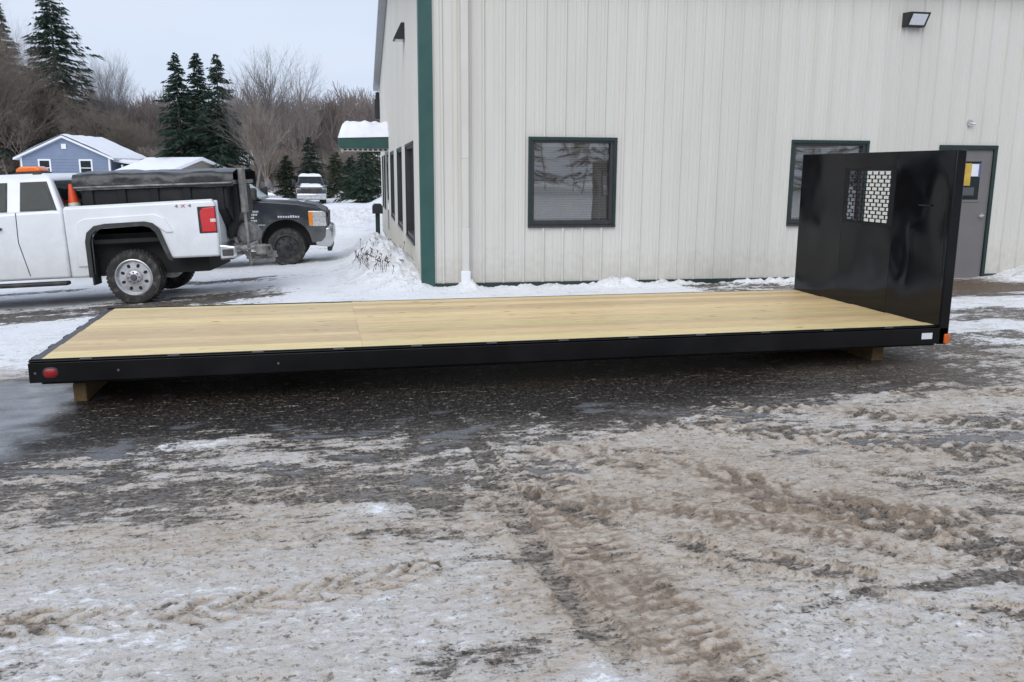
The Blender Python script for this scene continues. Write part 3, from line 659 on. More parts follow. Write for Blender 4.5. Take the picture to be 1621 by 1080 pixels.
# ------------------------------------------------------------------ the metal building
cx, cy = b2w(*CORNER_B)
bld = empty('metal_building', (cx, cy, 0.0), -BY, 'long light grey ribbed metal building with dark green trim behind the flatbed deck', 'building')
EAVE, SLOPE, DEPTH, LEN = 4.75, 0.17, 19.6, 17.0
RIB = [(0.0, 0.0), (0.098, 0.0), (0.104, 0.006), (0.125, 0.006), (0.131, 0.0), (0.170, 0.0), (0.176, 0.006), (0.197, 0.006), (0.203, 0.0), (0.245, 0.0), (0.262, 0.030), (0.286, 0.030), (0.3048, 0.0)]
def wall_strip(mb, a0, a1, openings, ztop, place, z0=0.0, below=None):
    """ribbed sheet between a0 and a1 along the wall, open where the windows and doors are"""
    k0 = int(math.floor(a0 / 0.3048)); pts = []
    for k in range(k0, int(math.ceil(a1 / 0.3048)) + 1):
        for (t, d) in RIB[:-1]: pts.append((k * 0.3048 + t, d))
    def depth(a):
        for (p, q) in zip(pts[:-1], pts[1:]):
            if p[0] <= a <= q[0]: return p[1] + (q[1] - p[1]) * (a - p[0]) / (q[0] - p[0])
        return 0.0
    cuts = sorted({round(a0, 5), round(a1, 5)} | {round(p[0], 5) for p in pts if a0 < p[0] < a1} | {round(e, 5) for o in openings for e in o[:2] if a0 < e < a1})
    for a, b_ in zip(cuts[:-1], cuts[1:]):
        mid = (a + b_) / 2; spans = [(z0, None)]
        for (o0, o1, oz0, oz1) in openings:
            if o0 < mid < o1:
                spans = [(z0, oz0), (oz1, None)] if oz0 > z0 + 0.01 else [(oz1, None)]
        for zz0, zz1 in spans:
            if below is not None and len(spans) == 2 and (zz1 is not None) != below and any(o0 < a0 + 1e-4 and o1 > a1 - 1e-4 for (o0, o1, _, _) in openings): continue
            da, db = depth(a), depth(b_)
            za = ztop(a) if zz1 is None else zz1; zb = ztop(b_) if zz1 is None else zz1
            mb.add([place(a, da, zz0), place(b_, db, zz0), place(b_, db, zb), place(a, da, za)], [(0, 1, 2, 3)])
def pieces(a0, a1, openings, ztop, place, z0, parent):
    """one panel; where an opening spans its full width, the piece below and the piece above are separate panels"""
    full = any(o[0] < a0 + 1e-4 and o[1] > a1 - 1e-4 and o[2] > z0 + 0.01 for o in openings)
    for bl in ((True, False) if full else (None,)):
        mb = MB(); wall_strip(mb, a0, a1, openings, ztop, place, z0, bl)
        mb.build('wall_panel', M['siding'], parent, recalc=False)
WIN_F = [(1.57, 2.919, 0.944, 2.223), (5.77, 7.10, 0.944, 2.223)]
DOOR = (8.40, 9.386, 0.0, 2.179)
front = MB().box(0.02, LEN, 0.16, 0.20, 4.2, EAVE).build('wall', M['interior'], bld)
nP = int(LEN / 0.9144) + 1
for i in range(nP):
    a0 = max(0.02, i * 0.9144); a1 = min(LEN, (i + 1) * 0.9144)
    if a1 - a0 < 0.05: continue
    pieces(a0, a1, WIN_F + [DOOR], lambda a: EAVE, lambda a, d, z: (a, -d - 0.012 - 0.0008 * (i % 2), z), 0.075, front)
side = MB().box(0.16, 0.20, 0.2, DEPTH, 3.4, 4.6).build('wall', M['interior'], bld)
SIDE_W = [(1.62, 3.95, 0.55, 2.2), (5.15, 7.25, 0.55, 2.2), (8.85, 11.05, 0.55, 2.2), (15.2, 16.3, 0.55, 2.2), (17.0, 18.2, 0.55, 2.2)]
SDOOR = (12.7, 14.2, 0.0, 2.2)
gab = lambda v: EAVE + SLOPE * min(v, DEPTH - v)
for i in range(int(DEPTH / 0.9144) + 1):
    a0 = max(0.02, i * 0.9144); a1 = min(DEPTH, (i + 1) * 0.9144)
    if a1 - a0 < 0.05: continue
    pieces(a0, a1, SIDE_W + [SDOOR], gab, lambda a, d, z: (-d - 0.012 - 0.0008 * (i % 2), a, z), -0.35, side)
# back walls keep the inside dark
mb = MB(); mb.box(0.3, LEN, DEPTH - 0.1, DEPTH, -0.5, EAVE); mb.box(LEN - 0.1, LEN, 0.1, DEPTH, -0.5, EAVE); mb.box(0.1, LEN, 0.1, DEPTH, -0.6, -0.5)
mb.box(0.25, LEN - 0.1, 2.6, 2.7, -0.5, 4.6)
mb.build('wall', M['interior'], bld)
mb = MB()
for s0, s1 in ((-0.25, DEPTH / 2), (DEPTH + 0.25, DEPTH / 2)):
    z0 = EAVE - 0.25 * SLOPE + 0.03; z1 = EAVE + SLOPE * DEPTH / 2 + 0.03
    mb.add([(-0.22, s0, z0), (LEN, s0, z0), (LEN, s1, z1), (-0.22, s1, z1), (-0.22, s0, z0 + 0.1), (LEN, s0, z0 + 0.1), (LEN, s1, z1 + 0.1), (-0.22, s1, z1 + 0.1)],
           [(0, 1, 2, 3), (4, 5, 6, 7), (0, 4, 7, 3), (0, 1, 5, 4)])
mb.build('roof', M['roof_metal'], bld)
mb = MB()
for s0, s1 in ((-0.25, DEPTH / 2), (DEPTH + 0.25, DEPTH / 2)):
    z0 = EAVE - 0.25 * SLOPE - 0.13; z1 = EAVE + SLOPE * DEPTH / 2 - 0.13
    mb.add([(-0.25, s0, z0), (-0.05, s0, z0), (-0.05, s1, z1), (-0.25, s1, z1), (-0.25, s0, z0 + 0.155), (-0.05, s0, z0 + 0.155), (-0.05, s1, z1 + 0.155), (-0.25, s1, z1 + 0.155)],
           [(0, 1, 2, 3), (4, 5, 6, 7), (0, 4, 7, 3), (1, 2, 6, 5), (0, 1, 5, 4), (3, 2, 6, 7)])
mb.build('rake_trim', M['roof_metal'], bld)
MB().box(0.0, LEN, -0.26, -0.10, EAVE - 0.12, EAVE).build('gutter', M['down'], bld, bevel=0.01)
mb = MB(); mb.box(-0.055, 0.145, -0.055, 0.02, 0.0, EAVE); mb.box(-0.055, 0.02, 0.02, 0.14, -0.2, EAVE)
mb.build('corner_trim', M['green'], bld, bevel=0.006)
mb = MB(); mb.box(0.15, DOOR[0] - 0.02, -0.045, 0.03, -0.10, 0.085); mb.box(DOOR[1] + 0.02, LEN, -0.045, 0.03, -0.10, 0.085)
mb.build('base_trim', M['green_dark'], bld, bevel=0.004)
mb = MB(); mb.box(-0.03, 0.02, 0.15, DEPTH, -0.55, -0.33); mb.build('base_trim', M['green_dark'], bld)
# downspout: three lengths with visible laps and a white boot
MB().box(0.545, 0.657, -0.14, -0.055, 1.92, EAVE - 0.05).build('downspout', M['down'], bld, bevel=0.012)
MB().box(0.548, 0.654, -0.137, -0.058, 0.92, 1.93).build('downspout', M['down'], bld, bevel=0.012)
MB().box(0.545, 0.657, -0.14, -0.055, 0.26, 0.925).build('downspout', M['down'], bld, bevel=0.012)
mb = MB(); mb.box(0.53, 0.672, -0.155, -0.05, 0.0, 0.28); mb.build('downspout_boot', M['pvc'], bld, bevel=0.015)

def window(parent, u0, u1, z0, z1, place, tint='bronze'):
    """frame proud of the siding, pane recessed, blind behind"""
    t = 0.055
    fr = MB()
    def bx(m_, a, b_, d0, d1, za, zb):
        p = [place(x_, d_, z_) for z_ in (za, zb) for d_ in (d0, d1) for x_ in (a, b_)]
        m_.add(p, [(0, 2, 3, 1), (4, 5, 7, 6), (0, 1, 5, 4), (2, 6, 7, 3), (0, 4, 6, 2), (1, 3, 7, 5)])
    trim = MB()
    bx(trim, u0 - 0.01, u1 + 0.01, 0.05, -0.06, z1 - 0.02, z1 + 0.03); bx(trim, u0 - 0.01, u0 + 0.035, 0.046, -0.06, z0, z1 - 0.02)
    bx(trim, u1 - 0.035, u1 + 0.01, 0.046, -0.06, z0, z1 - 0.02)
    w = trim.build('window', M['green_dark'], parent, bevel=0.004)
    bx(fr, u0 + 0.03, u0 + 0.03 + t, 0.02, -0.10, z0, z1); bx(fr, u1 - 0.03 - t, u1 - 0.03, 0.02, -0.10, z0, z1)
    bx(fr, u0 + 0.03 + t, u1 - 0.03 - t, 0.018, -0.10, z1 - t, z1 - 0.002); bx(fr, u0 + 0.03 + t, u1 - 0.03 - t, 0.018, -0.10, z0 + 0.002, z0 + t * 1.3)
    fr.build('frame', M['bronze'], w, bevel=0.004)
    sl = MB(); bx(sl, u0 - 0.01, u1 + 0.01, 0.056, -0.06, z0 - 0.035, z0); sl.build('sill', M['bronze'], w)
    gl = MB(); bx(gl, u0 + 0.03 + t, u1 - 0.03 - t, -0.035, -0.042, z0 + t * 1.3, z1 - t); gl.build('pane', M['glass'], w)
    bl = MB(); z = z0 + 0.10; a, b_ = u0 + 0.10, u1 - 0.10
    while z < z1 - 0.12:
        bl.add([place(a, -0.085, z), place(b_, -0.085, z), place(b_, -0.115, z + 0.022), place(a, -0.115, z + 0.022)], [(0, 1, 2, 3)]); z += 0.026
    o = bl.build('blind', M['blind'], w, recalc=False); o['kind'] = 'stuff'
    hr = MB(); bx(hr, a, b_, -0.07, -0.125, z1 - 0.11, z1 - 0.06); hr.build('headrail', M['blind_pale'], w)
    return w
PF = lambda a, d, z: (a, -d, z)
PS = lambda a, d, z: (-d, a, z)
for q in WIN_F: window(bld, *q, PF)
for q in SIDE_W: window(bld, *q, PS)
# front door
d0, d1, dz0, dz1 = DOOR
mb = MB(); mb.box(d0 - 0.03, d1 + 0.035, -0.06, 0.05, dz1 - 0.05, dz1 + 0.02); mb.box(d0 - 0.03, d0 + 0.03, -0.057, 0.05, 0, dz1 - 0.05); mb.box(d1 - 0.025, d1 + 0.035, -0.057, 0.05, 0, dz1 - 0.05)
mb.build('door_frame', M['green_dark'], bld, bevel=0.004)
dr = MB().box(d0 + 0.03, d1 - 0.025, -0.02, 0.03, 0.03, dz1 - 0.05).build('door', M['door'], bld, bevel=0.004)
mb = MB(); mb.box(8.60, 8.64, -0.03, -0.018, 1.28, 1.98); mb.box(9.16, 9.20, -0.03, -0.018, 1.28, 1.98); mb.box(8.64, 9.16, -0.03, -0.018, 1.94, 1.98); mb.box(8.64, 9.16, -0.03, -0.018, 1.28, 1.32)
mb.build('glazing_frame', M['door'], dr, bevel=0.003)
MB().box(8.64, 9.16, -0.026, -0.0195, 1.32, 1.94).build('door_glass', M['car_glass'], dr)
MB().box(8.99, 9.12, -0.030, -0.0265, 1.70, 1.90).build('notice', M['paper_white'], dr)
MB().box(9.125, 9.15, -0.030, -0.0265, 1.69, 1.91).build('notice', M['paper_blue'], dr)
MB().box(8.80, 8.985, -0.030, -0.0265, 1.55, 1.91).build('notice', M['paper_yellow'], dr)
MB().box(8.80, 9.07, -0.0304, -0.0268, 1.39, 1.52).build('notice', M['dark_mark'], dr)
mb = MB(); mb.lathe([(0.0, -0.032), (0.035, -0.03), (0.037, -0.021)], 16, (9.27, 0, 1.06)); mb.tube([(9.27, -0.03, 1.06), (9.27, -0.075, 1.06), (9.17, -0.08, 1.055)], 0.013, 8)
mb.build('handle', M['steel'], dr, smooth=True)
MB().box(d0 + 0.02, d1 - 0.02, -0.07, 0.04, 0.0, 0.03).build('threshold', M['steel'], bld)
# wall pack lamp above the door
wlp = MB()
prof = [(-0.25, 4.185), (-0.05, 4.20), (-0.02, 4.20), (-0.02, 3.985), (-0.12, 3.985)]
wlp.prism([(a, b_) for a, b_ in prof], 7.50, 7.84, 'x')
wl_o = wlp.build('wall_lamp', M['lamp_black'], bld, bevel=0.008)
vz = lambda t: (-0.12 - 0.13 * t, 3.985 + 0.20 * t)
p0, p1 = vz(0.14), vz(0.86)
off = 0.004
mb = MB(); mb.add([(7.545, p0[0] - off, p0[1] - off), (7.80, p0[0] - off, p0[1] - off), (7.80, p1[0] - off, p1[1] - off), (7.545, p1[0] - off, p1[1] - off),
                   (7.545, p0[0] + .01, p0[1] + .01), (7.80, p0[0] + .01, p0[1] + .01), (7.80, p1[0] + .01, p1[1] + .01), (7.545, p1[0] + .01, p1[1] + .01)],
                  [(0, 1, 2, 3), (0, 1, 5, 4), (1, 2, 6, 5), (2, 3, 7, 6), (3, 0, 4, 7)])
mb.build('lens', M['lens'], wl_o)
mb = MB(); mb.prism([(-0.02, 4.36), (-0.10, 4.36), (-0.24, 4.08), (-0.02, 4.08)], 3.45, 3.85, 'y')
sl_o = mb.build('wall_lamp', M['lamp_black'], bld, bevel=0.008)
MB().box(-0.20, -0.06, 3.5, 3.8, 4.066, 4.079).build('lens', M['lens'], sl_o)
mb = MB(); mb.lathe([(0.0, -0.07), (0.05, -0.065), (0.055, -0.02)], 14, (8.85, 0, 2.55)); mb.tube([(8.85, -0.06, 2.55), (8.93, -0.09, 2.53)], 0.016, 8)
mb.build('hose_bib', M['steel'], bld, smooth=True)
mb = MB(); mb.box(-0.22, -0.03, 19.2, 19.42, 3.55, 4.25); mb.box(-0.18, -0.05, 19.24, 19.38, 4.25, 4.48); mb.build('vent', M['lamp_black'], bld, bevel=0.01)
# entrance canopy with its snow load
cn = MB().prism([(0.0, 2.36), (-1.38, 2.36), (-1.42, 2.40), (-1.42, 2.62), (0.0, 2.66)], 12.1, 14.6, 'y').build('canopy', M['green'], bld, bevel=0.01)
mb = MB(); mb.box(-1.36, 0, 12.15, 12.19, 2.27, 2.36); mb.box(-1.36, -1.32, 12.19, 14.55, 2.27, 2.36)
mb.build('soffit', M['soffit'], cn)
for k in range(9):
    MB().box(-1.28 + k * 0.14, -1.20 + k * 0.14, 12.142, 12.149, 2.295, 2.335).build('soffit_slot', M['dark'], cn)
sx = np.linspace(-1.43, 0.0, 22); sy = np.linspace(12.08, 14.62, 22)
SX, SY = np.meshgrid(sx, sy); ex = np.minimum(sstep(-1.43, -1.22, SX), np.minimum(sstep(12.08, 12.3, SY), sstep(14.62, 14.4, SY)))
SZ = 2.62 + 0.04 * (SX + 1.42) / 1.42 + 0.012 + 0.46 * np.sqrt(ex) * (0.9 + 0.25 * fbm(SX * 2, SY * 2, 3, 3))
ii2 = np.arange(484).reshape(22, 22); F2 = np.stack([ii2[:-1, :-1].ravel(), ii2[:-1, 1:].ravel(), ii2[1:, 1:].ravel(), ii2[1:, :-1].ravel()], 1)
np_mesh('snow', np.stack([SX.ravel(), SY.ravel(), SZ.ravel()], 1), F2, M['snow'], cn, True)
sdr = MB().box(-0.02, 0.03, SDOOR[0] + 0.04, SDOOR[1] - 0.04, -0.35, 2.16).build('door', M['green_dark'], bld, bevel=0.005)
MB().box(-0.03, -0.02, SDOOR[0] + 0.2, SDOOR[1] - 0.2, 0.6, 2.0).build('door_glass', M['car_glass'], sdr)
# a newspaper-box-like post by the entrance
pb = empty('mailbox_post', (*b2w(0.58, 23.9), gz(*b2w(0.58, 23.9))), -BY, 'dark box on a slim post beside the side entrance', 'mailbox')
MB().box(-0.06, 0.06, -0.05, 0.05, 0, 0.95).build('post', M['green_dark'], pb, bevel=0.006)
MB().prism([(-0.14, 0.93), (0.14, 0.93), (0.14, 1.12), (0.09, 1.19), (-0.09, 1.19), (-0.14, 1.12)], -0.2, 0.2, 'y').build('box', M['lamp_black'], pb, bevel=0.008)

# ------------------------------------------------------------------ the flatbed deck
X0, X1, Y0, Y1, ZD = -2.04, 5.495, 6.766, 9.206, 0.378
bed = empty('flatbed_truck_body', (-2.11, 6.72, 0.0), 0, 'long black steel flatbed truck body with new pine plank deck and tall headboard', 'flatbed')
ox, oy = -2.11, 6.72
def L(x, y, z): return (x - ox, y - oy, z)
def bedbox(name, x0, x1, y0, y1, z0, z1, mat, parent=bed, bevel=0.004):
    return MB().box(x0 - ox, x1 - ox, y0 - oy, y1 - oy, z0, z1).build(name, mat, parent, bevel=bevel)
nb_ = 17; pw = (Y1 - Y0) / nb_; seam = 0.30
base_pl = {}
for k in range(nb_):
    cut = seam + 0.0012 * ((k * 7) % 5 - 2)
    for (a, b_) in ((X0, cut - 0.0002), (cut + 0.0002, X1)):
        y0 = Y0 + k * pw + 0.0028; y1 = Y0 + (k + 1) * pw - 0.0028
        dz = 0.0015 * ((k * 5 + int(b_ > 3) * 3) % 4 - 1.5)
        bedbox('plank', a, b_, y0, y1, ZD - 0.036, ZD + dz, M['plank'], bevel=0.0022)
# side rails: channel, rub rail and stake pockets
for s, ya in ((1, Y0), (-1, Y1)):
    yo = ya - s * 0.046
    lo, hi = sorted((ya - 0.001 * s, ya - s * 0.010))
    ra = bedbox('side_rail', X0 - 0.07, X1 + 0.0, lo, hi, 0.205, ZD + 0.006, M['black_paint'])
    lo, hi = sorted((ya - s * 0.011, yo + s * 0.009)); 
    bedbox('rail_lip', X0 - 0.07, X1 + 0.10, lo, hi, ZD - 0.012, ZD - 0.004, M['black_paint'], ra)
    lo, hi = sorted((ya - s * 0.011, ya + s * 0.05))
    bedbox('rail_flange', X0, X1, min(lo, hi), max(lo, hi), 0.192, 0.204, M['black_paint'], ra)
    lo, hi = sorted((yo, yo + s * 0.008))
    bedbox('rub_rail', X0 - 0.07, X1 + 0.10, lo, hi, 0.212, ZD - 0.018, M['black_paint'])
    for k in range(12):
        xx = X0 + 0.32 + k * 0.61
        lo, hi = sorted((ya - s * 0.0115, yo + s * 0.0085))
        p = MB(); a, b_, c, d = xx - 0.05 - ox, xx + 0.05 - ox, lo - oy, hi - oy
        p.box(a, a + 0.006, c, d, 0.215, ZD - 0.0125); p.box(b_ - 0.006, b_, c, d, 0.215, ZD - 0.0125)
        p.build('stake_pocket', M['black_paint'], bed)
        if s == 1:
            MB().box(a + 0.008, b_ - 0.008, c + 0.002, d - 0.002, ZD - 0.0035, ZD + 0.0025).build('pocket_rim', M['dark_mark'], bed)
bedbox('tail_rail', X0 - 0.075, X0 - 0.004, Y0 - 0.0, Y1 + 0.0, 0.21, ZD - 0.006, M['black_paint'])
for k in range(6):
    yy = Y0 + 0.18 + k * 0.42
    MB().prism([(X0 - 0.105 - ox, ZD - 0.09), (X0 - 0.076 - ox, ZD - 0.09), (X0 - 0.076 - ox, ZD - 0.008), (X0 - 0.095 - ox, ZD - 0.008)], yy - 0.06 - oy, yy + 0.06 - oy, 'y').build('stake_pocket', M['black_paint'], bed, bevel=0.004)
for yy in (Y0 + 0.76, Y1 - 0.76):
    mb = MB(); mb.box(X0 - ox, X1 - ox, yy - 0.04 - oy, yy + 0.04 - oy, 0.15, 0.162); mb.box(X0 - ox, X1 - ox, yy - 0.005 - oy, yy + 0.005 - oy, 0.162, 0.285); mb.box(X0 - ox, X1 - ox, yy - 0.04 - oy, yy + 0.04 - oy, 0.285, 0.295)
    mb.build('long_sill', M['black_paint'], bed)
for k in range(19):
    xx = X0 + 0.1 + k * 0.405
    mb = MB(); mb.box(xx - 0.004 - ox, xx + 0.004 - ox, Y0 + 0.003 - oy, Y1 - 0.003 - oy, 0.297, 0.34); mb.box(xx - ox + 0.004, xx + 0.05 - ox, Y0 + 0.003 - oy, Y1 - 0.003 - oy, 0.297, 0.302)
    mb.build('crossmember', M['black_paint'], bed)
# lamps and the white data label on the near rail
def oval(name, x0, x1, z0, z1, mat, y, parent=bed, depth=0.018):
    n = 24; cxm, czm = (x0 + x1) / 2 - ox, (z0 + z1) / 2; rx, rz = (x1 - x0) / 2, (z1 - z0) / 2
    mb = MB(); vv = []; rings = ((1.0, 0.0), (1.0, depth * 0.6), (0.82, depth), (0.0001, depth * 1.1))
    for (k, d) in rings:
        for i in range(n):
            a = 2 * math.pi * i / n; q = 0.72
            cx_ = math.copysign(abs(math.cos(a)) ** q, math.cos(a)); cz_ = math.copysign(abs(math.sin(a)) ** q, math.sin(a))
            vv.append((cxm + rx * k * cx_, y - d - oy, czm + rz * k * cz_))
    ff = [(r * n + i, r * n + (i + 1) % n, (r + 1) * n + (i + 1) % n, (r + 1) * n + i) for r in range(3) for i in range(n)]
    return mb.add(vv, ff).build(name, mat, parent, smooth=True, angle=50)
YN = Y0 - 0.046
oval('marker_lamp', -2.015, -1.905, 0.242, 0.326, M['lamp_black'], YN, depth=0.010)
oval('marker_lamp', -2.005, -1.915, 0.252, 0.316, M['marker_red'], YN - 0.006, depth=0.011)
MB().box(5.55 - ox, 5.605 - ox, YN - 0.022 - oy, YN - 0.001 - oy, 0.215, 0.305).build('marker_lamp', M['marker_amber'], bed, bevel=0.008)
MB().box(5.6055 - ox, 5.622 - ox, YN - 0.01 - oy, YN + 0.07 - oy, 0.225, 0.295).build('marker_lamp', M['marker_amber'], bed, bevel=0.008)
MB().box(5.322 - ox, 5.432 - ox, YN - 0.003 - oy, YN - 0.0005 - oy, 0.262, 0.318).build('data_label', M['paper_white'], bed)
for xx in (-2.065, -1.5, -0.35): MB().lathe([(0.0, -0.006), (0.009, -0.005), (0.010, 0.0)], 10, (xx - ox, YN - 0.0005 - oy, 0.285)).build('bolt', M['dark_mark'], bed, smooth=True)
# headboard: near and far posts, top rail, dished sheets and the punched rear-view window
HB0, HB1, ZT = 5.495, 5.605, 1.956
hbx0, hbx1 = HB0 - ox, HB1 - ox
YA, YB_ = Y0 - 0.046, Y1 + 0.03
hd = MB().box(hbx0 + 0.02, hbx1 - 0.002, YA + 0.09 - oy, YB_ - 0.09 - oy, ZD - 0.15, ZD + 0.06).build('headboard', M['black_paint'], bed, bevel=0.006)
for ya, yb in ((YA, YA + 0.075), (YB_ - 0.075, YB_)):
    MB().box(hbx0 + 0.004, hbx1, ya - oy, yb - oy, 0.205, ZT).build('post', M['black_paint'], hd, bevel=0.012)
MB().box(hbx0 + 0.006, hbx1 - 0.004, YA + 0.0755 - oy, YB_ - 0.0755 - oy, ZT - 0.07, ZT - 0.002).build('top_rail', M['black_paint'], hd, bevel=0.012)
GY0, GY1, GZ0, GZ1 = 7.597, 8.29, 1.255, 1.768
def sheet(ya, yb, za, zb, dish, seed, name='panel'):
    n, m_ = 40, 40
    yy = np.linspace(ya, yb, n); zz = np.linspace(za, zb, m_); A, B_ = np.meshgrid(yy, zz)
    ua = (A - ya) / (yb - ya); ub = (B_ - za) / (zb - za)
    dd = dish * np.sin(np.pi * ua) * np.sin(np.pi * ub) * (0.6 + 0.9 * fbm(A * 1.2 + seed, B_ * 1.0, 2, seed)) 
    xv = hbx0 + 0.002 + dd
    I = np.arange(n * m_).reshape(m_, n); Fq = np.stack([I[:-1, :-1].ravel(), I[:-1, 1:].ravel(), I[1:, 1:].ravel(), I[1:, :-1].ravel()], 1)
    vf = np.stack([xv.ravel(), A.ravel() - oy, B_.ravel()], 1); vb = vf + np.array([0.004, 0, 0])
    V = np.concatenate([vf, vb]); Fq2 = np.concatenate([Fq[:, ::-1], Fq + n * m_])
    np_mesh(name, V, Fq2, M['gloss_black'], hd, True)
ZB0 = ZD + 0.004
sheet(YA + 0.01, 7.515, ZB0, ZT - 0.004, 0.035, 3)
sheet(8.372, YB_ - 0.01, ZB0, ZT - 0.004, 0.016, 6)
sheet(7.52, 8.367, ZB0, GZ0 - 0.03, 0.006, 9)
sheet(7.52, 8.367, GZ1 + 0.03, ZT - 0.004, 0.002, 12)
for yy in (7.5175, 8.3695): MB().box(hbx0 + 0.0005, hbx0 + 0.05, yy - 0.006 - oy, yy + 0.006 - oy, ZD + 0.01, ZT - 0.075).build('stiffener', M['black_paint'], hd, bevel=0.006)
# punched window: rows of staggered slots
mb = MB(); rows, cols = 13, 7; ph = (GZ1 - GZ0) / rows; pwid = (GY1 - GY0) / cols; xa, xb_ = hbx0 - 0.001, hbx0 + 0.005
mb.box(xa, xb_, 7.52 - oy, GY0 - oy, GZ0 - 0.03, GZ1 + 0.03); mb.box(xa, xb_, GY1 - oy, 8.367 - oy, GZ0 - 0.03, GZ1 + 0.03)
mb.box(xa, xb_, GY0 - oy, GY1 - oy, GZ0 - 0.03, GZ0); mb.box(xa, xb_, GY0 - oy, GY1 - oy, GZ1, GZ1 + 0.03)
for r in range(rows):
    z0 = GZ0 + r * ph
    mb.box(xa, xb_, GY0 - oy, GY1 - oy, z0 - 0.0045, z0 + 0.0045)
    for c in range(cols + 1):
        yc = GY0 + (c + (0.5 if r % 2 else 0.0)) * pwid
        if yc > GY1 + 0.001: continue
        mb.box(xa, xb_, max(GY0, yc - 0.0085) - oy, min(GY1, yc + 0.0085) - oy, z0 + 0.0045, z0 + ph - 0.0045)
mb.build('window_grille', M['black_paint'], hd)
MB().box(hbx0 + 0.003, hbx0 + 0.0065, 7.0 - oy, 7.16 - oy, 1.45, 1.462).build('panel_slot', M['dark'], hd)

# timbers carrying the deck
def timber(x0, x1, y0, y1, h, label, rz=0.0):
    o = MB().box(-(x1 - x0) / 2, (x1 - x0) / 2, 0, y1 - y0, 0, h).build('timber', M['wood_treated'], None, bevel=0.008)
    o.location = ((x0 + x1) / 2, y0, 0.002); o.rotation_euler = (0, 0, rz)
    return tag(o, label, 'timber', 'timbers carrying the flatbed deck')
timber(-1.88, -1.785, 6.93, 9.1, 0.148, 'squared timber block under the tail end of the flatbed, by the red lamp', -0.02)
timber(5.05, 5.17, 7.03, 9.1, 0.148, 'squared timber block under the headboard end of the flatbed')

# ------------------------------------------------------------------ vehicles
def arc(cx_, cz_, r, a0, a1, n):
    return [(cx_ + r * math.cos(math.radians(a0 + (a1 - a0) * i / n)), cz_ + r * math.sin(math.radians(a0 + (a1 - a0) * i / n))) for i in range(n + 1)]
REAR_ARCH = [(0.55, 0.44), (0.54, 0.95), (0.51, 1.06), (0.43, 1.135), (0.30, 1.155), (-0.24, 1.165), (-0.33, 1.14), (-0.41, 1.06), (-0.55, 0.66)]

def wheel(parent, x, side, y_in=0.72, r=0.405, rim_mat=None, steel=False):
    """one wheel: tyre with tread blocks, rim with eight openings, hub"""
    s = side; n = 44
    prof = [(0.27, 0.0), (0.30, -0.012), (0.355, -0.02), (0.388, 0.0), (r - 0.008, 0.03), (r - 0.004, 0.06), (r - 0.004, 0.20), (r - 0.008, 0.23), (0.388, 0.26), (0.33, 0.275), (0.27, 0.26)]
    mb = MB(); mb.lathe([(a, (y_in + b_) * s) for a, b_ in prof], n, (x, 0, r))
    for k in range(n):                                   # tread blocks
        a = 2 * math.pi * k / n
        for j, (b0, b1) in enumerate(((0.035, 0.085), (0.10, 0.16), (0.175, 0.228))):
            da = 0.045; aa = a + (j % 2) * math.pi / n
            vv = []
            for rr in (r - 0.012, r + 0.006):
                for q in (aa - da, aa + da):
                    for yy in (b0, b1): vv.append((x + rr * math.cos(q), (y_in + yy) * s, r + rr * math.sin(q)))
            mb.add(vv, [(4, 5, 7, 6), (0, 1, 5, 4), (2, 6, 7, 3), (0, 4, 6, 2), (1, 3, 7, 5)])
    w = mb.build('wheel', M['rubber'], parent, smooth=True, angle=30)
    rp = [(0.272, 0.02), (0.275, 0.262), (0.262, 0.268), (0.245, 0.255), (0.235, 0.215), (0.12, 0.225), (0.105, 0.25), (0.085, 0.262), (0.0005, 0.264)]
    MB().lathe([(a, (y_in + b_) * s) for a, b_ in rp], 40, (x, 0, r)).build('rim', rim_mat or M['alloy'], w, smooth=True, angle=40)
    for k in range(8):
        a = 2 * math.pi * (k + 0.5) / 8; cx_, cz_ = x + 0.178 * math.cos(a), r + 0.178 * math.sin(a)
        yy = (y_in + 0.2255) * s
        vv = [(cx_ + (0.030 * math.cos(a) * math.cos(t) - 0.024 * math.sin(a) * math.sin(t)), yy, cz_ + (0.030 * math.sin(a) * math.cos(t) + 0.024 * math.cos(a) * math.sin(t))) for t in [2 * math.pi * i / 12 for i in range(12)]]
        vv += [(a_, b_ - 0.02 * s, c_) for a_, b_, c_ in vv]
        MB().add(vv, [tuple(range(12))] + [(i, (i + 1) % 12, (i + 1) % 12 + 12, i + 12) for i in range(12)]).build('rim_opening', M['dark'], w)
    hb = MB(); hb.lathe([(0.05, (y_in + 0.262) * s), (0.045, (y_in + 0.285) * s), (0.0005, (y_in + 0.29) * s)], 16, (x, 0, r))
    for k in range(8):
        a = 2 * math.pi * k / 8; hb.lathe([(0.011, (y_in + 0.26) * s), (0.010, (y_in + 0.282) * s), (0.0005, (y_in + 0.284) * s)], 6, (x + 0.08 * math.cos(a), 0, r + 0.08 * math.sin(a)))
    hb.build('hub', M['dark_mark'] if not steel else M['dark'], w, smooth=True)
    return w

def side_quad(mb, pts, s, thick=0.006, off=0.003):
    """thin plate on the greenhouse side: points (x,z), y follows the tumblehome"""
    def yy(z): return (0.945 - (z - 1.43) * 0.34)
    a = [(x, s * (yy(z) + off + thick), z) for x, z in pts]; b_ = [(x, s * (yy(z) - 0.01), z) for x, z in pts]; n = len(pts)
    mb.add(a + b_, [tuple(range(n)), tuple(range(2 * n - 1, n - 1, -1))] + [(i, (i + 1) % n, (i + 1) % n + n, i + n) for i in range(n)])

